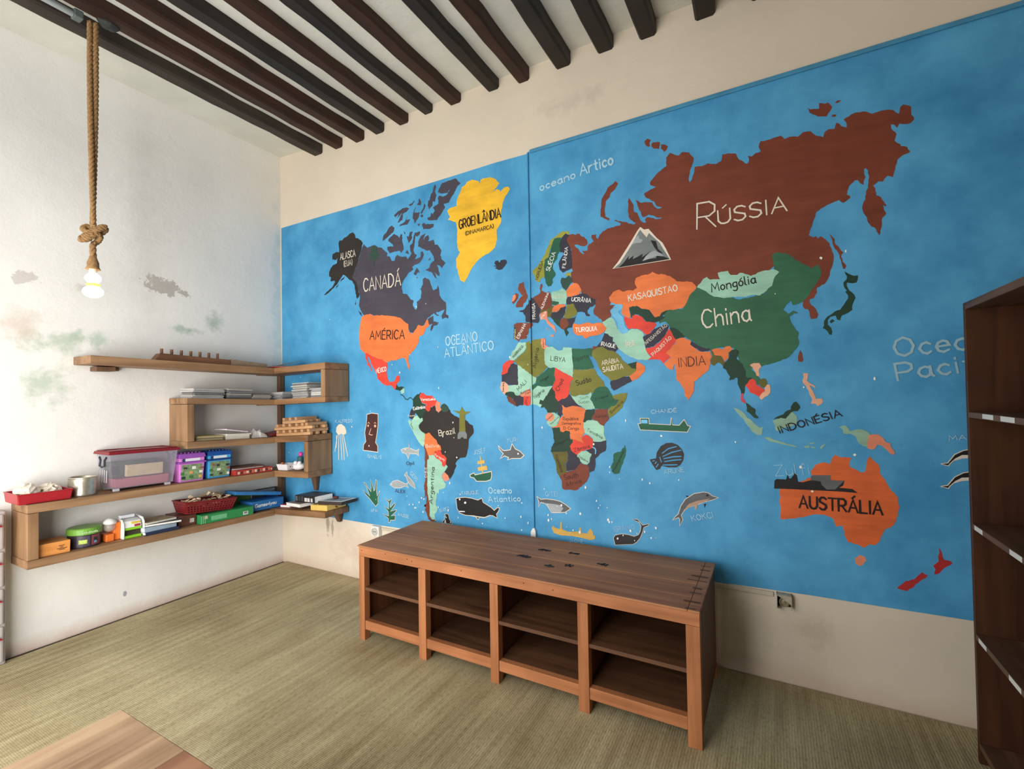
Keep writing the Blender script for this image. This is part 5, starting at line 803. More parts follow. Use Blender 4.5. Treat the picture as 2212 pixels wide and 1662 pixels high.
def smooth_path(cp, n=9):
    out = []
    for i in range(len(cp)-1):
        p0, p1, p2, p3 = [Vector(cp[max(0, min(len(cp)-1, i+k))]) for k in (-1, 0, 1, 2)]
        for j in range(n):
            t = j/n; out.append(.5*((2*p1)+(p2-p0)*t+(2*p0-5*p1+4*p2-p3)*t*t+(3*p1-p0-3*p2+p3)*t**3))
    return out+[Vector(cp[-1])]
kc = [(0, 0, .255), (-.006, .012, .236), (-.036, .014, .238), (-.048, 0, .216), (-.022, -.014, .202), (.020, -.018, .226), (.056, -.012, .246), (.064, .006, .236), (.034, .016, .208), (-.026, .016, .180), (-.056, .008, .170), (-.058, -.010, .156), (-.024, -.020, .164), (.020, -.020, .196), (.036, -.004, .186), (.020, .014, .160), (0, 0, .135), (.002, 0, .06)]
kn = MB(); rope(smooth_path([rp_(p[0]*.82, p[1]*.9, p[2]) for p in kc]), .0155, kn); kn.build('knot', jute, la, smooth=True)
kn = MB(); rope(smooth_path([rp_(p[0]*.82, p[1]*.9, p[2]) for p in ((-.052, -.014, .176), (-.02, -.024, .186), (.022, -.026, .216), (.060, -.016, .240))]), .0140, kn); kn.build('knot', jute, la, smooth=True)
MB().lathe([(.012, .085), (.019, .06), (.026, .04), (.027, .015), (.034, .002), (.030, 0), (.02, .004)], 20).build('socket_wrap', jute, la, smooth=True)
MB().lathe([(.018, .003), (.018, -.018), (.016, -.020)], 18).build('collar', flat('collar_cream', (236, 214, 190), .5, 0), la)
ge = flat('bulb_glow', (255, 246, 226), .4, 0, emit=9)
MB().ball((0, 0, -.048), .036, 20, (1, 1, .82)).build('bulb', ge, la, smooth=True)
MB().lathe([(.022, -.074), (.030, -.082), (.030, -.088), (.022, -.096)], 20).build('bulb_band', flat('band_yellow', (250, 200, 60), .4, 0, emit=1.2), la)
MB().ball((0, 0, -.122), .046, 20, (1, 1, .74)).build('bulb', ge, la, smooth=True)
tu = thing('tube_light', 'unlit white tube light between the two leftmost beams', 'lamp', (.70, -1.735, 3.595))
MB().tube([(.004, .01, 0), (.004, -1.15, 0)], .017, 14).build('tube', flat('tube_white', (214, 224, 222), .3, 0), tu, smooth=True)
MB().box(-.030, -1.17, .010, -.016, .02, .034).build('batten', flat('batten_grey', (150, 140, 130), .5, .05), tu, .002)
MB().box(-.028, .011, -.016, .026, .052, .028).build('end_cap', flat('cap_grey', (92, 100, 96), .6, .1), tu, .006)
bo = MB().ball((0, 0, 0), .042, 14, (.9, 1.25, .85), .12, 3).build('junction_box', flat('cap_dark', (46, 48, 46), .6, .1)); bo.location = (.752, -1.585, 3.618)
tag(bo, 'dark junction wrapping where the rope meets the beam', 'junction')
# ------------------------------------------------------------------ serpentine corner shelf
sh = thing('corner_shelf', 'serpentine wooden shelf of thick planks wrapping around the room corner', 'shelf', (0, 0, 0))
sy = wood('shelf_y', (112, 82, 56), (162, 126, 92), 'y', .55, .8); sx = wood('shelf_x', (108, 76, 50), (158, 118, 82), 'x', .55, .8); sz = wood('shelf_z', (110, 80, 54), (160, 124, 90), 'z', .55, .8); sd = wood('shelf_dark', (84, 60, 44), (116, 86, 64), 'z', .6)
D = .25; e_ = .0015
LV = {1: (1.490, 1.781, 1.741, .885, 1.768, .052), 2: (.935, 1.503, 1.469, .885, 1.497, .044), 3: (.935, 1.183, 1.146, .675, 1.186, .050), 4: (1.775, .907, .863, .675, .888, .050), 5: (1.775, .588, .536, .870, .585, .048)}
def zl(l, y): a = LV[l]; return a[2]+(a[1]-a[2])*(-y)/a[0]
def zr(l, x): a = LV[l]; return a[2]+(a[4]-a[2])*x/a[3]
for l, (yl, z1, zc, xr, z2, t) in LV.items():
    P = lambda x, y, z: (x, y, z)
    bt = [(e_, -yl), (D, -yl), (D, -D-.0005), (e_, -D-.0005)]; f = lambda y: zl(l, y)
    MB().hexa([(x, y, f(y)-t) for x, y in bt], [(x, y, f(y)) for x, y in bt]).build('shelf_board', sy, sh, .003)
    bt = [(e_, -D), (xr, -D), (xr, -.010), (e_, -.010)]; g = lambda x: zr(l, x)+(zl(l, -D)-zc if x < .1 else 0)*0
    bt2 = [(x, y, zr(l, x)) for x, y in bt]
    MB().hexa([(x, y, z-t) for x, y, z in bt2], bt2).build('shelf_board', sx, sh, .003)
def upr(x0, x1, y0, y1, z0, z1): MB().box(x0, y0, z0, x1, y1, z1).build('upright', sz, sh, .003)
upr(.836, .885, -D, -.010, zr(2, .86)+.001, zr(1, .86)-.0535); upr(e_, D, -.934, -.884, zl(3, -.91)+.001, zl(2, -.91)-.046)
upr(.624, .674, -D, -.010, zr(4, .65)+.001, zr(3, .65)-.0515); upr(e_, D, -1.774, -1.724, zl(5, -1.75)+.002, zl(4, -1.75)-.052)
for z0, z1 in ((1.484, 1.690), (1.160, 1.424), (.878, 1.095), (.552, .812)): MB().box(.0015, -.052, z0, .05, -.010, z1).build('corner_post', sd, sh, .002)
def bracket(x0, y0, z0, x1, y1, z1, nm='bracket'): MB().box(x0, y0, z0, x1, y1, z1).build(nm, sd, sh, .003)
bracket(.0015, -1.405, 1.690, .10, -1.30, 1.7195); MB().box(.0015, -1.29, 1.696, .03, -1.255, 1.7205).build('bracket', sd, sh, .002)
MB().hexa([(.465, -.03, .685), (.497, -.03, .685), (.497, -.010, .685), (.465, -.010, .685)], [(.445, -.05, .824), (.521, -.05, .824), (.521, -.010, .824), (.445, -.010, .824)]).build('bracket', sd, sh, .002)
MB().hexa([(.750, -.03, .445), (.785, -.03, .445), (.785, -.010, .445), (.750, -.010, .445)], [(.735, -.06, .525), (.805, -.06, .525), (.805, -.010, .525), (.735, -.010, .525)]).build('bracket', sd, sh, .002)
# items are built with x along the shelf, front towards -y, base at z = 0, then set on a board
def onL(o, l, y, x=.12, dz=0, yaw=0):
    a = LV[l]; tl_ = math.atan((a[1]-a[2])/a[0]); o.matrix_basis = Matrix.Translation((x, y, zl(l, y)+.001+dz))@Matrix.Rotation(PI/2, 4, 'Z')@Matrix.Rotation(tl_, 4, 'Y')@Matrix.Rotation(yaw, 4, 'Z'); return o
def onR(o, l, x, y=-.13, dz=0, yaw=0):
    a = LV[l]; tl_ = -math.atan((a[4]-a[2])/a[3]); o.matrix_basis = Matrix.Translation((x, y, zr(l, x)+.001+dz))@Matrix.Rotation(tl_, 4, 'Y')@Matrix.Rotation(yaw, 4, 'Z'); return o
def bx(w, d, h, z=0): return MB().box(-w/2, -d/2, z, w/2, d/2, z+h)
paper = [flat('paper_%d' % i, c, .75, .06, 30) for i, c in enumerate(((182, 180, 182), (150, 150, 152), (196, 190, 176), (122, 120, 118), (212, 210, 206)))]
lines = [flat('page_edge', (232, 230, 224), .8, .12, 90)]
def stack(put, l, pos, n, w, d, h, place, cat='booklet', shades=(0, 1, 2, 3, 4), seed=1, gap=.0008, depth=None, cols=None):
    n = int(n*1.5); q = random.Random(seed); z = 0
    for i in range(n):
        t = h/n*q.uniform(.75, 1.25); ww, dd = w*q.uniform(.93, 1), d*q.uniform(.92, 1)
        m = cols[i % len(cols)] if cols else paper[q.choice(shades)]
        o = bx(ww, dd, t-gap)
        # a fold at the front: slightly bowed cover
        o.add([(-ww/2, -dd/2-.003, .0006), (ww/2, -dd/2-.003, .0006), (ww/2, -dd/2-.0002, t-gap), (-ww/2, -dd/2-.0002, t-gap)], [(0, 1, 2, 3)])
        o = o.build('booklet', m)
        tag(o, 'thin booklet in '+place, cat, 'booklets in '+place)
        kw = dict(dz=z, yaw=q.uniform(-.07, .07))
        if put is onL: onL(o, l, pos+q.uniform(-.008, .008), (depth or .135)+q.uniform(-.009, .009), **kw)
        else: onR(o, l, pos+q.uniform(-.006, .006), (depth or -.135)+q.uniform(-.009, .009), **kw)
        z += t
    return z
# --- top board: peg rack, plank, papers
pr = thing('peg_rack', 'brown wooden peg rack lying on the top shelf', 'rack'); pw = wood('rack_wood', (92, 60, 42), (130, 90, 62), 'x', .5)
MB().hexa([(-.265, -.035, 0), (.265, -.035, 0), (.265, .035, 0), (-.265, .035, 0)], [(-.228, -.035, .052), (.265, -.035, .044), (.265, .035, .044), (-.228, .035, .052)]).build('rail', pw, pr, .004)
for i in range(7): MB().tube([(-.207+i*.0645, 0, .046), (-.209+i*.0645, -.004, .088)], .0095, 10).build('peg', pw, pr, smooth=False)
onL(pr, 1, -.853, .165)
o = MB().hexa([(-.17, -.03, 0), (.15, -.03, 0), (.17, .03, 0), (-.17, .03, 0)], [(-.17, -.03, .050), (.14, -.03, .034), (.16, .03, .034), (-.17, .03, .050)]).build('plank', flat('plank_grey', (150, 128, 104), .7, .12, 30), bevel=.006)
tag(onL(o, 1, -.415, .165), 'short greyish plank lying beside the peg rack on the top shelf', 'plank')
o = tag(onR(bx(.20, .15, .006).build('paper_sheet', flat('card_red', (190, 60, 50), .6, .05), bevel=.001), 1, .20, -.14, .008, .5), 'red card under grey papers on the top shelf corner', 'paper')
o = tag(onR(MB().add([(-.11, -.06, .002), (.12, -.07, .010), (.16, .06, .046), (-.10, .07, .020), (-.11, -.06, 0), (.12, -.07, .008), (.16, .06, .044), (-.10, .07, .018)], [(0, 1, 2, 3), (7, 6, 5, 4), (0, 4, 5, 1), (1, 5, 6, 2), (2, 6, 7, 3), (3, 7, 4, 0)]).build('paper_sheet', paper[3]), 1, .22, -.14, .018, .1), 'grey sheet curling up on the top shelf corner', 'paper')
# --- second level: booklet stacks
stack(onL, 2, -.765, 8, .235, .17, .070, 'the leftmost stack on the second shelf', seed=2); stack(onL, 2, -.525, 9, .20, .17, .078, 'the second stack on the second shelf', seed=3, shades=(1, 2, 2, 3))
stack(onL, 2, -.335, 6, .165, .15, .054, 'the third stack on the second shelf, beside the corner', seed=4); stack(onR, 2, .225, 6, .15, .16, .062, 'the low stack in the corner of the second shelf', seed=5, depth=-.13)
stack(onR, 2, .535, 11, .20, .18, .122, 'the tallest grey stack on the second shelf', seed=6, shades=(1, 2, 3), depth=-.125); stack(onR, 2, .745, 7, .15, .15, .072, 'the stack against the right upright of the second shelf', seed=7, depth=-.14)
# --- third level
cc = [flat('cover_%d' % i, c, .6, .05) for i, c in enumerate(((226, 218, 200), (196, 176, 110), (232, 226, 214), (120, 90, 70), (216, 198, 140)))]
stack(onL, 3, -.755, 5, .21, .17, .036, 'the low yellowish pile on the third shelf', seed=8, cols=cc)
stack(onL, 3, -.535, 3, .20, .17, .040, 'the pale pile under the purple book on the third shelf', seed=9, cols=[cc[2], cc[0], cc[2]])
pb = thing('book', 'purple covered book on top of the pale pile on the third shelf', 'book')
bx(.185, .145, .008).build('pages', lines[0], pb); bx(.20, .16, .004, .0085).build('cover', flat('cover_purple', (160, 118, 150), .5, .15, 20), pb, .001); onL(pb, 3, -.545, .135, .062, .08); pb.rotation_euler = (pb.rotation_euler.x+.0, pb.rotation_euler.y+.13, pb.rotation_euler.z)
q = random.Random(5); n = 9
def crumple(w, d, h, seed, n=10):
    q = random.Random(seed); b = MB(); vs = []
    for j in range(n):
        for i in range(n):
            u, v = i/(n-1), j/(n-1); k = (math.sin(PI*u)*math.sin(PI*v))**.5
            vs.append((-w/2+w*u, -d/2+d*v, .002+h*k*q.uniform(.35, 1)))
    b.add(vs, [(j*n+i, j*n+i+1, (j+1)*n+i+1, (j+1)*n+i) for j in range(n-1) for i in range(n-1)]); return b
o = crumple(.14, .17, .075, 4).build('paper_sheet', paper[4], smooth=False); md = o.modifiers.new('t', 'SOLIDIFY'); md.thickness = .0015
tag(onL(o, 3, -.345, .13), 'crumpled white paper on the third shelf beside the red folder', 'paper')
o = MB().hexa([(-.085, -.08, 0), (.085, -.08, 0), (.085, .08, 0), (-.085, .08, 0)], [(-.05, -.07, .018), (.085, -.08, .044), (.085, .08, .044), (-.05, .07, .018)]).build('folder', flat('folder_red', (128, 34, 38), .55, .1), bevel=.004)
tag(onL(o, 3, -.175, .13, .009), 'dark red folder in the corner of the third shelf', 'folder')
sl = wood('slat_wood', (170, 122, 82), (216, 170, 126), 'x', .55, 1.4)
q = random.Random(9); k = 0
for lay in range(6):
    z = .0005+lay*.0258
    if lay % 2 == 0:
        for yy in (-.075, -.01, .058): 
            o = bx(q.uniform(.40, .50) if lay < 4 else .30, .028, .024).build('wood_stick', sl, bevel=.002); onR(o, 3, .455+q.uniform(-.03, .03)-(.02 if lay == 4 else 0), -.13+yy, z, q.uniform(-.03, .03))
            tag(o, 'pale flat wooden stick in the crossed pile on the third shelf', 'stick', 'wooden sticks piled on the third shelf')
    else:
        for xx in (-.19, -.11, -.03, .05, .13, .19) if lay < 5 else (-.10, -.02, .06):
            o = bx(.19, .030, .024).build('wood_stick', sl, bevel=.002); onR(o, 3, .455+xx+q.uniform(-.01, .01), -.135, z, PI/2+q.uniform(-.05, .05))
            tag(o, 'pale flat wooden stick in the crossed pile on the third shelf', 'stick', 'wooden sticks piled on the third shelf')
# --- fourth level
rt_ = thing('tray', 'red plastic tray holding clear bags at the left shelf end', 'tray'); rr_ = flat('tray_red', (160, 34, 42), .35, .04)
def rim(b, w, d, h, t, fl, z=0):
    b.box(-w/2, -d/2, z, w/2, d/2, z+t)
    for s in (-1, 1):
        b.hexa([(-w/2, s*d/2-t, z+t), (w/2, s*d/2-t, z+t), (w/2, s*d/2+t, z+t), (-w/2, s*d/2+t, z+t)] if s > 0 else [(-w/2, -d/2-t, z+t), (w/2, -d/2-t, z+t), (w/2, -d/2+t, z+t), (-w/2, -d/2+t, z+t)],
               [(-w/2-fl, s*(d/2+fl)-t, z+h), (w/2+fl, s*(d/2+fl)-t, z+h), (w/2+fl, s*(d/2+fl)+t, z+h), (-w/2-fl, s*(d/2+fl)+t, z+h)])
        b.hexa([(s*w/2-t, -d/2, z+t), (s*w/2+t, -d/2, z+t), (s*w/2+t, d/2, z+t), (s*w/2-t, d/2, z+t)], [(s*(w/2+fl)-t, -d/2-fl, z+h), (s*(w/2+fl)+t, -d/2-fl, z+h), (s*(w/2+fl)+t, d/2+fl, z+h), (s*(w/2+fl)-t, d/2+fl, z+h)])
    return b
rim(MB(), .225, .20, .056, .003, .006).build('tray_body', rr_, rt_, .002)
b = MB()
for s in (-1, 1): b.box(-.124, s*.108-.004, .056, .124, s*.108+.004, .061); b.box(s*.120-.004, -.104, .056, s*.120+.004, .104, .061)
b.build('rim', rr_, rt_, .002, label='thick red rim'); onL(rt_, 4, -1.690, .125)
bgm = flat('bag_film', (214, 200, 182), .3, .12, 40, .6, spec=.7)
for i, (dx, dy, w, h, lab) in enumerate(((-.055, -.01, .108, .098, 'left'), (.050, .01, .098, .085, 'right'))):
    o = MB().ball((0, 0, 0), w/2, 18, (1, 1.45, h/w), .34, 31+i).build('plastic_bag', bgm, smooth=False); 
    tag(onL(o, 4, -1.690+dx, .125-dy, .010+h/2), 'crinkled pale plastic bag in the red tray, the %s one' % lab, 'bag')
tn = thing('tin_can', 'open silver tin can between the red tray and the clear bin', 'can')
me_ = flat('tin_metal', (206, 200, 182), .34, .15, 40, .15, metal=.85)
b = MB(); pf = [(.070, 0), (.072, .004)]+[(.070+.0012*(k % 2), .010+k*.006) for k in range(16)]+[(.070, .108), (.073, .112), (.071, .115), (.067, .112), (.067, .006)]
b.lathe(pf, 36, cap=False).lathe([(.0001, .004), (.0665, .005)], 36, cap=False); b.build('can_body', me_, tn, smooth=True); onL(tn, 4, -1.488, .13)
bn = thing('storage_bin', 'clear plastic storage bin with red lid on the fourth shelf', 'bin')
clr = seethrough('clear_plastic', (196, 190, 204), .17, .18); lid = flat('lid_red', (126, 28, 38), .35, .04)
b = MB(); w0, w1, d0, d1, h0, h1 = .175, .197, .088, .100, .020, .248
for s in (-1, 1):
    b.hexa([(-w0, s*d0-.001, h0), (w0, s*d0-.001, h0), (w0, s*d0+.001, h0), (-w0, s*d0+.001, h0)], [(-w1, s*d1-.001, h1), (w1, s*d1-.001, h1), (w1, s*d1+.001, h1), (-w1, s*d1+.001, h1)])
    b.hexa([(s*w0-.001, -d0+.001, h0), (s*w0+.001, -d0+.001, h0), (s*w0+.001, d0-.001, h0), (s*w0-.001, d0-.001, h0)], [(s*w1-.001, -d1+.001, h1), (s*w1+.001, -d1+.001, h1), (s*w1+.001, d1-.001, h1), (s*w1-.001, d1-.001, h1)])
b.box(-w0, -d0, h0-.002, w0, d0, h0); b.build('bin_body', clr, bn)
b = MB(); b.hexa([(-.212, -.112, .243), (.212, -.112, .243), (.212, .112, .243), (-.212, .112, .243)], [(-.207, -.108, .262), (.207, -.108, .262), (.207, .108, .262), (-.207, .108, .262)])
for s in (-1, 1): b.box(-.195, s*.092-.006, .262, .195, s*.092+.006, .268); b.box(s*.195-.006, -.09, .262, s*.195+.006, .09, .268)
b.hexa([(-.12, -.05, .262), (.15, -.05, .262), (.15, .05, .262), (-.12, .05, .262)], [(-.11, -.045, .266), (.14, -.045, .266), (.14, .045, .266), (-.11, .045, .266)])
b.build('lid', lid, bn, .003)
for s in (-1, 1):
    for t in (-1, 1): MB().box(s*.15-.016, t*.07-.012, 0, s*.15+.016, t*.07+.012, .0178).build('foot', seethrough('clear_foot', (226, 224, 226), .6), bn, .003)
    b = MB(); 
    b.tube([(s*.199, -.050, .225), (s*.201, -.030, .205), (s*.203, -.034, .168), (s*.203, 0, .160), (s*.203, .034, .168), (s*.201, .030, .205), (s*.199, .050, .225)], .006, 8)
    b.build('clip_handle', flat('clip_grey', (52, 54, 60), .4, .05), bn)
for k in range(4): MB().box(-.1965, -.05+k*.03, .06, -.1935, -.044+k*.03, .14).build('rib', seethrough('clear_foot', (226, 224, 226), .6), bn)
onL(bn, 4, -1.185, .118)
def inbin(o, x, y, z, lab, cat, yaw=0): tag(onL(o, 4, -1.185+x, .118-y, z, yaw), lab, cat)
inbin(rim(MB(), .30, .14, .058, .002, .006).build('tray', flat('pale_red', (176, 84, 92), .45, .05)), 0, 0, .021, 'flat red tray at the bottom of the clear bin', 'tray')
gb = thing('game_box', 'dark green box inside the clear bin', 'box'); bx(.30, .045, .10).build('carton', flat('box_green', (58, 84, 50), .55, .2, 22), gb, .002); bx(.05, .0465, .06, .01).build('picture', flat('box_black', (44, 44, 40), .5, .2, 30), gb).location = (-.11, -.0, 0)
inbin(gb, -.01, .05, .085, 'dark green box inside the clear bin', 'box')
inbin(bx(.215, .03, .078).build('cardboard_box', flat('card_tan', (200, 178, 136), .8, .1, 40), bevel=.002), .02, -.045, .086, 'tan cardboard box inside the clear bin', 'box', -.0)
def brick(name, lab, c1, c2, c3):
    o = thing(name, lab, 'box'); w, d, h = .086, .075, .135
    b = MB(); b.hexa([(-w*.93, -d*.93, 0), (w*.93, -d*.93, 0), (w*.93, d*.93, 0), (-w*.93, d*.93, 0)], [(-w, -d, h), (w, -d, h), (w, d, h), (-w, d, h)]); b.build('tub', c1, o, .004)
    MB().box(-w-.010, -d-.010, h, w+.010, d+.010, h+.012).build('lip', c2, o, .003)
    MB().box(-w, -d, h+.0125, w, d, h+.040).build('tub_top', c1, o, .004)
    b = MB().hexa([(-w-.008, -d-.008, h+.0405), (w+.008, -d-.008, h+.0405), (w+.008, d+.008, h+.0405), (-w-.008, d+.008, h+.0405)], [(-w, -d, h+.072), (w, -d, h+.072), (w, d, h+.072), (-w, d, h+.072)]); l = b.build('lid', c3, o, .004)
    for i in range(6):
        for j in range(3): MB().lathe([(.008, 0), (.008, .006)], 10, (-.062+i*.025, -.045+j*.045, h+.0722)).build('stud', c3, l)
    lbp = MB().hexa([(-w*.80, -d*.945-.0015, .012), (w*.80, -d*.945-.0015, .012), (w*.80, -d*.94+.001, .012), (-w*.80, -d*.94+.001, .012)], [(-w*.82, -d-.0005, h-.008), (w*.82, -d-.0005, h-.008), (w*.82, -d+.002, h-.008), (-w*.82, -d+.002, h-.008)]).build('picture_label', flat('label_green', (126, 150, 108), .5, .35, 60), o)
    q = random.Random(len(lab))
    for i in range(9):
        x, z = -.056+.056*(i % 3)+q.uniform(-.012, .012), .022+.034*(i//3)+q.uniform(-.005, .005); c = q.choice(((230, 226, 220), (46, 64, 52), (214, 160, 90), (150, 90, 76), (70, 120, 60), (60, 60, 64)))
        MB().box(x-q.uniform(.007, .014), -d*.945-.0046-.00012*i-.03*0, z, x+q.uniform(.007, .014), -d*.93, z+q.uniform(.012, .022)).build('picture', flat('pic_%d_%d_%d' % c, c, .5, .1), lbp)
    n_ = MB().box(-w*.62, -d-.0022, h+.016, w*.62, -d+.001, h+.035).build('nameplate', flat('plate_white', (226, 232, 236), .5, .05), o)
    MB().box(-w*.80, -d-.0026, h+.015, -w*.58, -d+.001, h+.036).build('badge', flat('badge_navy', (44, 62, 96), .5, .1), n_)
    return o
onL(brick('toy_tub', 'pink and purple lidded toy tub beside the clear bin', flat('tub_pink', (222, 132, 214), .4, .03), flat('tub_violet', (150, 84, 176), .4, .03), flat('tub_violet', (150, 84, 176), .4, .03)), 4, -.878, .125)
onL(brick('toy_tub', 'blue lidded toy tub beside the pink one', flat('tub_sky', (76, 172, 232), .4, .03), flat('tub_navy', (34, 66, 128), .4, .03), flat('tub_blue', (30, 82, 160), .4, .03)), 4, -.672, .112)
gm = thing('game_box', 'red board game box on the fourth shelf beside the blue tub', 'box'); grd = flat('game_red', (176, 56, 48), .5, .12, 30)
bx(.318, .20, .040).build('carton', grd, gm, .002)
q = random.Random(3)
for i in range(13):
    x = -.14+i*.0235; MB().box(x, -.1012, .008+q.uniform(0, .006), x+q.uniform(.012, .022), -.0995, .026+q.uniform(0, .008)).build('picture', flat('game_pic%d' % (i % 3), ((222, 200, 180), (90, 56, 50), (200, 120, 90))[i % 3], .5, .2, 60), gm)
onL(gm, 4, -.415, .13)
bk = thing('book', 'flat brown book on top of the red game box', 'book'); bx(.255, .15, .006).build('pages', lines[0], bk); bx(.262, .155, .010, .0062).build('cover', flat('cover_brown', (110, 76, 64), .55, .15, 30), bk, .001); onL(bk, 4, -.435, .105, .041)
# white animal toys in the corner
ty = thing('toy_dish', 'white plastic animal shaped toy dish in the corner of the fourth shelf', 'toy'); wt_ = flat('toy_white', (232, 226, 228), .3, .02)
rim(MB(), .115, .09, .052, .003, .010).build('dish', wt_, ty, .004).location = (-.085, 0, 0)
b = MB(); b.ball((.06, 0, .032), .045, 16, (1.5, 1, .72)).ball((.045, -.015, .062), .018, 10).ball((.095, -.015, .062), .018, 10); b.build('toy_body', wt_, ty, smooth=True)
for x in (.02, .05): MB().ball((x-.01, -.041, .034), .006, 8, (1, .6, 1.4)).build('toy_eye', flat('eye_mauve', (120, 70, 90), .4, 0), ty)
MB().ball((-.15, 0, .052), .014, 10, (1.2, .8, .7)).build('orange_tip', flat('tip_orange', (226, 112, 70), .4, 0), ty); onR(ty, 4, .405, -.178)
pt = thing('toy_pot', 'small dark green toy pot with a pink ball on top', 'toy'); MB().lathe([(.022, 0), (.026, .01), (.026, .05), (.020, .055)], 12).build('pot', flat('pot_green', (60, 104, 104), .5, .1), pt); MB().ball((.008, 0, .074), .021, 12).build('ball', flat('ball_pink', (226, 80, 160), .5, .05), pt, smooth=True); onR(pt, 4, .345, -.07, .045)
st_ = bx(.05, .05, .044).build('toy_block', flat('block_grey', (150, 150, 150), .5, .1), bevel=.003); tag(onR(st_, 4, .345, -.07), 'small grey block under the green toy pot', 'block')
# --- fifth level
ob = thing('wooden_box', 'orange wooden box at the left of the lowest shelf', 'box'); bx(.143, .15, .072).build('box_body', wood('box_orange', (196, 120, 56), (222, 150, 80), 'x', .5), ob, .002)
b = MB(); k = flat('stamp_dark', (90, 54, 34), .7, 0)
for x0, x1, z in ((.018, .044, .045), (.024, .038, .036), (.010, .056, .028), (.020, .046, .021)): b.box(x0, -.0758, z, x1, -.0745, z+.004)
b.build('stamp', k, ob); onL(ob, 5, -1.648, .145)
gt = thing('round_tin', 'round black tin with green lid and pictures on the lowest shelf', 'tin')
MB().lathe([(.078, 0), (.080, .004), (.080, .083), (.078, .084)], 32).build('tin_body', flat('tin_dark', (54, 46, 54), .4, .15, 25), gt)
MB().lathe([(.086, .080), (.087, .084), (.085, .112), (.080, .118), (.0001, .119)], 32).build('lid', flat('lid_green', (112, 160, 60), .4, .06), gt)
def curved(a0, a1, z0, z1, r, c, nm):
    n = 7; vs = [(r*math.sin(a0+(a1-a0)*i/n), -r*math.cos(a0+(a1-a0)*i/n), z) for z in (z0, z1) for i in range(n+1)]
    return MB().add(vs, [(i, i+1, n+2+i, n+1+i) for i in range(n)]).build(nm, c, gt)
curved(-.75, .0, .012, .072, .0812, flat('pic_dark', (74, 66, 78), .5, .2, 30), 'picture'); curved(.12, .75, .012, .072, .0812, flat('pic_maroon', (140, 62, 74), .5, .1), 'picture')
curved(-.65, -.15, .026, .050, .0818, flat('pic_lime', (170, 190, 90), .5, .3, 60), 'picture'); curved(.25, .60, .030, .058, .0818, flat('pic_black', (50, 50, 54), .5, .3, 60), 'picture'); curved(.28, .48, .022, .036, .0824, flat('pic_sky', (110, 170, 200), .5, .1), 'picture')
b = MB(); 
for i in range(10): a = .30+.05*i; b.box(-.04+.008*i, -.0895, .090, -.035+.008*i, -.0865, .098+.002*(i % 3))
b.build('lid_lettering', flat('pale_green', (190, 214, 160), .5, 0), gt); onL(gt, 5, -1.482, .135)
gu = thing('toy_dispenser', 'orange toy dispenser with a clear dome on the lowest shelf', 'toy'); og = flat('toy_orange', (236, 122, 50), .4, .03)
b = MB(); b.box(.004, -.03, 0, .042, .04, .115).box(-.042, -.045, 0, .003, .04, .048); b.build('stand', og, gu, .006)
MB().ball((-.016, -.018, .090), .031, 16).build('dome', seethrough('dome_clear', (200, 190, 180), .55, .1), gu, smooth=True); MB().lathe([(.031, .108), (.036, .116), (.034, .126), (.022, .140), (.010, .146), (.0001, .147)], 20, (-.012, -.012, 0)).build('cap', flat('cap_white', (228, 226, 222), .4, .02), gu, smooth=True); onL(gu, 5, -1.346, .14)
ti = thing('toy_till', 'white and lime green toy till on the lowest shelf', 'toy'); lw = flat('till_white', (232, 234, 228), .4, .02); lg = flat('till_lime', (142, 206, 46), .4, .03)
for s in (-1, 1): MB().prism([(0, 0), (.115, 0), (.115, .06), (.108, .10), (.085, .124), (.0, .135)], 0, .008).build('side', lw, ti, .002).matrix_local = Matrix.Translation((s*.062-.004*s-(.008 if s > 0 else 0)*0+.004, .055, 0))@Matrix.Rotation(-PI/2, 4, 'Z')
MB().box(-.053, -.055, 0, .053, .054, .016).build('base', lg, ti, .003); MB().box(-.053, -.05, .052, .053, .05, .068).build('tray', lg, ti, .003); MB().box(-.053, -.03, .017, .053, .05, .051).build('slot', flat('slot_dark', (66, 56, 44), .6, .1), ti)
MB().hexa([(-.053, -.052, .0685), (.053, -.052, .0685), (.053, .05, .0685), (-.053, .05, .0685)], [(-.053, -.038, .110), (.053, -.038, .110), (.053, .05, .128), (-.053, .05, .128)]).build('screen', lw, ti, .003)
MB().box(-.005, -.0475, .092, .045, -.040, .103).build('yellow_sticker', flat('sticker_yellow', (236, 196, 50), .5, .1), ti); MB().box(.012, -.053, .072, .044, -.046, .086).build('red_sticker', flat('sticker_red', (170, 50, 60), .5, .3, 60), ti); MB().box(-.055, -.01, .129, .03, .02, .150).build('paper_roll', flat('roll_grey', (214, 216, 222), .5, .02), ti, .004); onL(ti, 5, -1.250, .145)
# pile of books
def book(lab, w, d, h, cover, l=5, y=0, x=.12, dz=0, yaw=0, right=False, pic=None, spine=False):
    o = thing('book', lab, 'book'); bx(w-.006, d-.006, h-.004, .002).build('pages', lines[0], o)
    c = bx(w, d, .0018).box(-w/2, -d/2, h-.0018, w/2, d/2, h).box(-w/2, d/2-.002, .0018, w/2, d/2, h-.0018).build('cover', cover, o)
    if spine: MB().box(-w/2, -d/2-.0012, 0, w/2, -d/2+.0005, h).build('spine', cover, o)
    if pic: bx(w*.86, d*.84, .0006, h+.0001).build('cover_picture', pic, c)
    return onR(o, l, y, x, dz, yaw) if right else onL(o, l, y, x, dz, yaw)
book('dark blue book at the bottom of the low pile on the lowest shelf', .205, .19, .020, flat('bk_navy', (40, 50, 76), .5, .1), spine=True, y=-1.085, x=.135)
book('pale blue book second from the bottom of the low pile', .20, .18, .030, flat('bk_pale', (150, 168, 184), .5, .06), spine=True, y=-1.095, x=.13, dz=.021, yaw=.05)
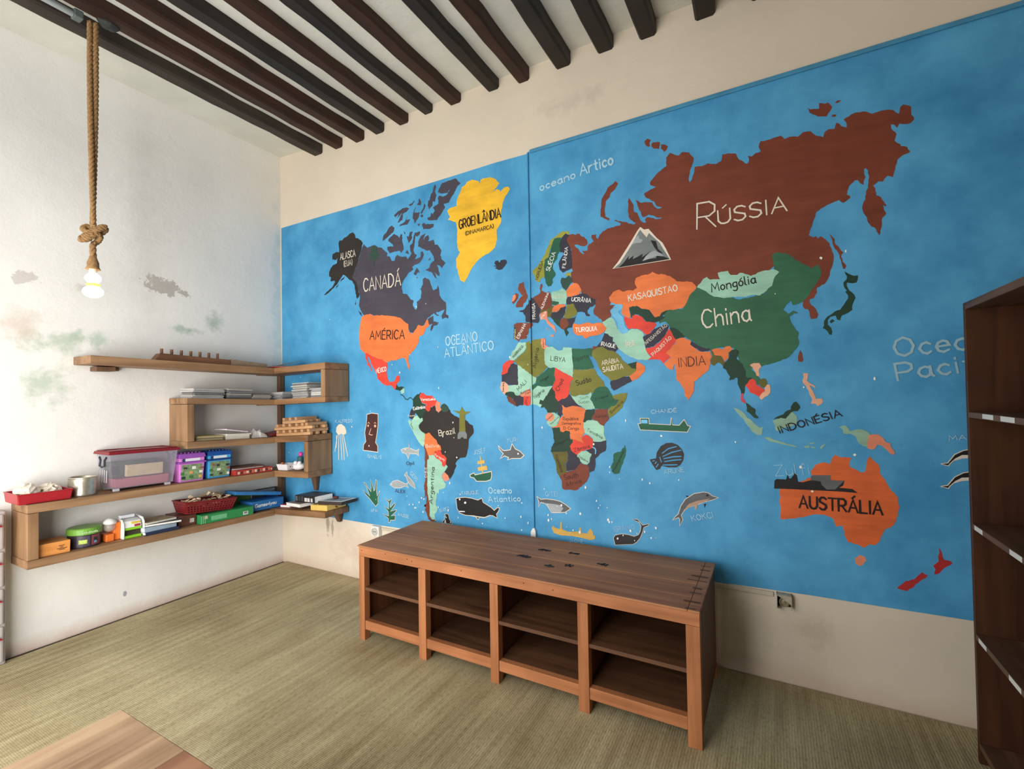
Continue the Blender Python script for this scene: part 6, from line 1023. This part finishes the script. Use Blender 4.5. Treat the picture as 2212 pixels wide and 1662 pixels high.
book('white and black book third from the bottom of the low pile', .215, .18, .016, flat('bk_black', (70, 70, 74), .5, .1), y=-1.06, x=.14, dz=.052, yaw=-.18)
book('worn brown picture book on top of the low pile', .20, .17, .012, flat('bk_cream', (190, 176, 150), .6, .1), y=-1.085, x=.12, dz=.069, yaw=.1, pic=flat('old_map', (150, 132, 106), .7, .35, 26))
bb = thing('game_box', 'dark brown puzzle box under the red basket', 'box'); bx(.12, .19, .078).build('carton', flat('box_brown', (96, 56, 44), .5, .25, 30), bb, .002); bx(.03, .1912, .03, .02).build('picture', flat('pic_pale', (190, 180, 170), .5, .3, 60), bb).location = (.03, 0, 0); onL(bb, 5, -.905, .095, 0, .0)
gn = thing('game_box', 'long green game box with a barcode on the lowest shelf', 'box'); gr_ = flat('game_green', (44, 132, 74), .5, .1, 14)
bx(.40, .17, .066).build('carton', gr_, gn, .003); bx(.115, .0012, .034, .016).build('text_panel', flat('panel_green', (110, 176, 130), .5, .15, 70), gn).location = (-.07, -.0856, 0); bx(.022, .0012, .022, .036).build('round_badge', flat('badge_cream', (200, 170, 150), .5, .3, 60), gn).location = (-.165, -.0856, 0); bx(.040, .0012, .026, .010).build('barcode', flat('barcode_pale', (214, 216, 220), .5, .02), gn).location = (.135, -.0856, 0)
b = MB()
for i in range(8): b.box(.121+i*.0036, -.0866, .018, .1225+i*.0036+.0008*(i % 2), -.0855, .033)
b.build('barcode_bars', flat('ink_black', (40, 40, 42), .5, 0), gn); b = MB()
for i in range(3): b.box(-.196+i*.012, -.0862, .004, -.193+i*.012, -.085, .060)
b.build('edge_stripe', flat('stripe_pale', (160, 196, 160), .5, .1), gn); onL(gn, 5, -.640, .165, 0, -.02)
bs = thing('basket', 'dark red plastic basket heaped with wooden pieces', 'basket'); rb = flat('basket_red', (122, 30, 34), .4, .06)
def wall_grid(b, p0, p1, p2, p3, nu, nv):     # open lattice between four corners
    p0, p1, p2, p3 = map(Vector, (p0, p1, p2, p3)); f = lambda u, v: (p0*(1-u)+p1*u)*(1-v)+(p3*(1-u)+p2*u)*v
    idx = {}
    for j in range(nv+1):
        for i in range(nu+1): idx[i, j] = len(b.v); b.v.append(tuple(f(i/nu, j/nv)))
    for j in range(nv):
        for i in range(nu):
            if j % 2 == 1 and i % 2 == 1 and j < nv-1: continue
            b.f.append((idx[i, j], idx[i+1, j], idx[i+1, j+1], idx[i, j+1]))
b = MB(); w0, w1, d0, d1, h = .165, .188, .078, .094, .082; B4 = [(-w0, -d0, 0), (w0, -d0, 0), (w0, d0, 0), (-w0, d0, 0)]; T4 = [(-w1, -d1, h), (w1, -d1, h), (w1, d1, h), (-w1, d1, h)]
for i in range(4): wall_grid(b, B4[i], B4[(i+1) % 4], T4[(i+1) % 4], T4[i], 33 if i % 2 == 0 else 17, 10)
b.add(B4, [(0, 1, 2, 3)]); o = b.build('basket_body', rb, bs); md = o.modifiers.new('t', 'SOLIDIFY'); md.thickness = .003
b = MB()
for i in range(4): b.tube([T4[i], T4[(i+1) % 4]], .005, 8)
b.build('rim', rb, bs); onL(bs, 5, -.750, .125, .0795); bs.rotation_euler.y += .06
wpm = wood('piece_wood', (206, 176, 138), (234, 212, 178), 'x', .6, 2)
q = random.Random(21); bsM = bs.matrix_basis.copy()
for i in range(44):
    b = MB(); kind = i % 3; s = q.uniform(1.0, 1.5)
    if kind == 0: b.box(-.024*s, -.008, -.004, .024*s, .008, .004)
    elif kind == 1:
        pp = [(.016*s*math.cos(a), .016*s*math.sin(a)) for a in [k*.42 for k in range(10)]]; pi_ = [(.009*s*math.cos(a), .009*s*math.sin(a)) for a in [k*.42 for k in range(10)]][::-1]
        nn = len(pp)
        for k in range(nn-1):
            a, c = pp[k], pp[k+1]; d_, e2 = pi_[nn-1-k], pi_[nn-2-k]
            b.hexa([(a[0], a[1], -.004), (c[0], c[1], -.004), (e2[0], e2[1], -.004), (d_[0], d_[1], -.004)], [(a[0], a[1], .004), (c[0], c[1], .004), (e2[0], e2[1], .004), (d_[0], d_[1], .004)])
    else: b.lathe([(.014*s, -.004), (.014*s, .004)], 12)
    o = b.build('wooden_piece', wpm)
    x, y = q.uniform(-.15, .15), q.uniform(-.062, .062); zz = .036+.015*(i//9)+(1-abs(x+.0)/.17)*.025*(i/44)*1.6
    o.matrix_basis = bsM@Matrix.Translation((x, y, zz))@Euler((q.uniform(-.9, .9), q.uniform(-.9, .9), q.uniform(0, 6))).to_matrix().to_4x4()
    tag(o, 'small wooden piece heaped in the red basket', 'wooden piece', 'wooden pieces heaped in the red basket')
gg = thing('game_box', 'blue game box with white lettering beside the green one', 'box'); blu = flat('game_blue', (44, 112, 176), .45, .08, 12)
bx(.29, .165, .078).build('carton', blu, gg, .002)
b = MB()
ribbons(b, letters('Games4you', (-.115, .028), (.075, .032), .027, .0062, .12), -.0830)
b.build('lettering', flat('plate_white', (226, 232, 236), .5, .05), gg, label='white lettering on the blue box')
onL(gg, 5, -.283, .122, .007)
o = MB().box(-.205, -.075, .002, .205, .075, .030).build('flat_box', flat('game_blue2', (56, 126, 188), .45, .12, 12), bevel=.003)
onL(o, 5, -.349, .112, .130, 0); o.rotation_euler.y += .155; tag(o, 'flat blue box leaning across the blue game box', 'box')
gs = thing('game_box', 'green box standing at the wall behind the blue game box', 'box'); bx(.20, .022, .150).build('carton', flat('box_moss', (88, 128, 56), .5, .12, 20), gs, .002); onL(gs, 5, -.43, .0135)
gk = thing('game_box', 'black box standing at the wall in the corner behind the blue box', 'box'); bx(.22, .022, .145).build('carton', flat('box_dark', (58, 56, 50), .5, .35, 18), gk, .002); bx(.18, .0228, .02, .118).build('edge_strip', flat('strip_grey', (150, 146, 138), .5, .2, 30), gk); onL(gk, 5, -.19, .0135, .006)
# right end of the lowest shelf
book('red book peeking out on the lowest shelf right of the corner', .12, .15, .022, flat('bk_red', (200, 44, 44), .5, .05), y=.30, x=-.12, right=True, yaw=.05)
book('white picture book sliding off the pile right of the corner', .23, .17, .026, flat('bk_white', (222, 216, 212), .5, .03), y=.475, x=-.150, dz=.023, right=True, yaw=-.16, pic=flat('pic_mauve', (150, 128, 124), .6, .3, 24))
ye = thing('game_box', 'yellow box with a dark red emblem at the right end of the lowest shelf', 'box'); bx(.19, .20, .046).build('carton', flat('box_yellow', (222, 186, 100), .5, .05), ye, .006)
b = MB(); b.tube([(.0975, .016*math.cos(a), .023+.013*math.sin(a)) for a in [k*.5 for k in range(12)]], .0016, 6); b.box(.0955, -.012, .016, .0968, .006, .022); b.build('emblem', flat('emblem_red', (130, 40, 36), .6, 0), ye); onR(ye, 5, .765, -.125, .0, .02)
kb_ = thing('book', 'thick black boxed book on the pile right of the corner', 'book'); bx(.275, .165, .050).build('pages', lines[0], kb_)
ck = flat('bk_ink', (38, 36, 38), .45, .1, 20); c_ = MB().box(-.14, -.0845, -.0005, .14, -.0826, .0505).box(-.14, -.0845, .0504, .14, .085, .0525).box(-.14, -.0845, -.0026, .14, .085, -.0006).build('cover', ck, kb_)
for i, (x, w, c) in enumerate(((-.118, .03, (96, 94, 96)), (-.075, .03, (60, 58, 60)), (-.035, .028, (70, 66, 68)), (.015, .034, (214, 210, 208)), (.055, .034, (210, 206, 204)), (.100, .024, (206, 204, 200)))): MB().box(x-w/2, -.0852, .006, x+w/2, -.0843, .006+(.030 if c[0] > 150 else .04)).build('spine_panel', flat('spine_%d' % c[0], c, .5, .2, 80), c_)
bx(.25, .14, .0006, .0527).build('cover_picture', flat('pic_slate', (86, 82, 82), .5, .4, 16), c_); onR(kb_, 5, .575, -.115, .056, -.10)
mg = thing('magazine', 'curled magazine with a dark spine on the yellow box', 'magazine'); bx(.26, .165, .026).build('pages', lines[0], mg); MB().box(-.13, -.0845, 0, .1315, -.0828, .026).box(.1302, -.0828, 0, .132, .0828, .026).build('cover', flat('mag_dark', (62, 48, 44), .5, .15), mg, .0006); bx(.20, .12, .0007, .0262).build('cover_picture', flat('pic_magazine', (150, 144, 140), .5, .45, 14), mg); onR(mg, 5, .862, -.115, .0475, .03)
o = MB().ball((0, 0, 0), .022, 12, (1.4, 1, .5), .1, 5).build('wooden_button', flat('button_brown', (96, 52, 44), .5, .1), smooth=True); tag(onR(o, 5, .82, -.10, .0865), 'small dark round piece on the magazine', 'button')
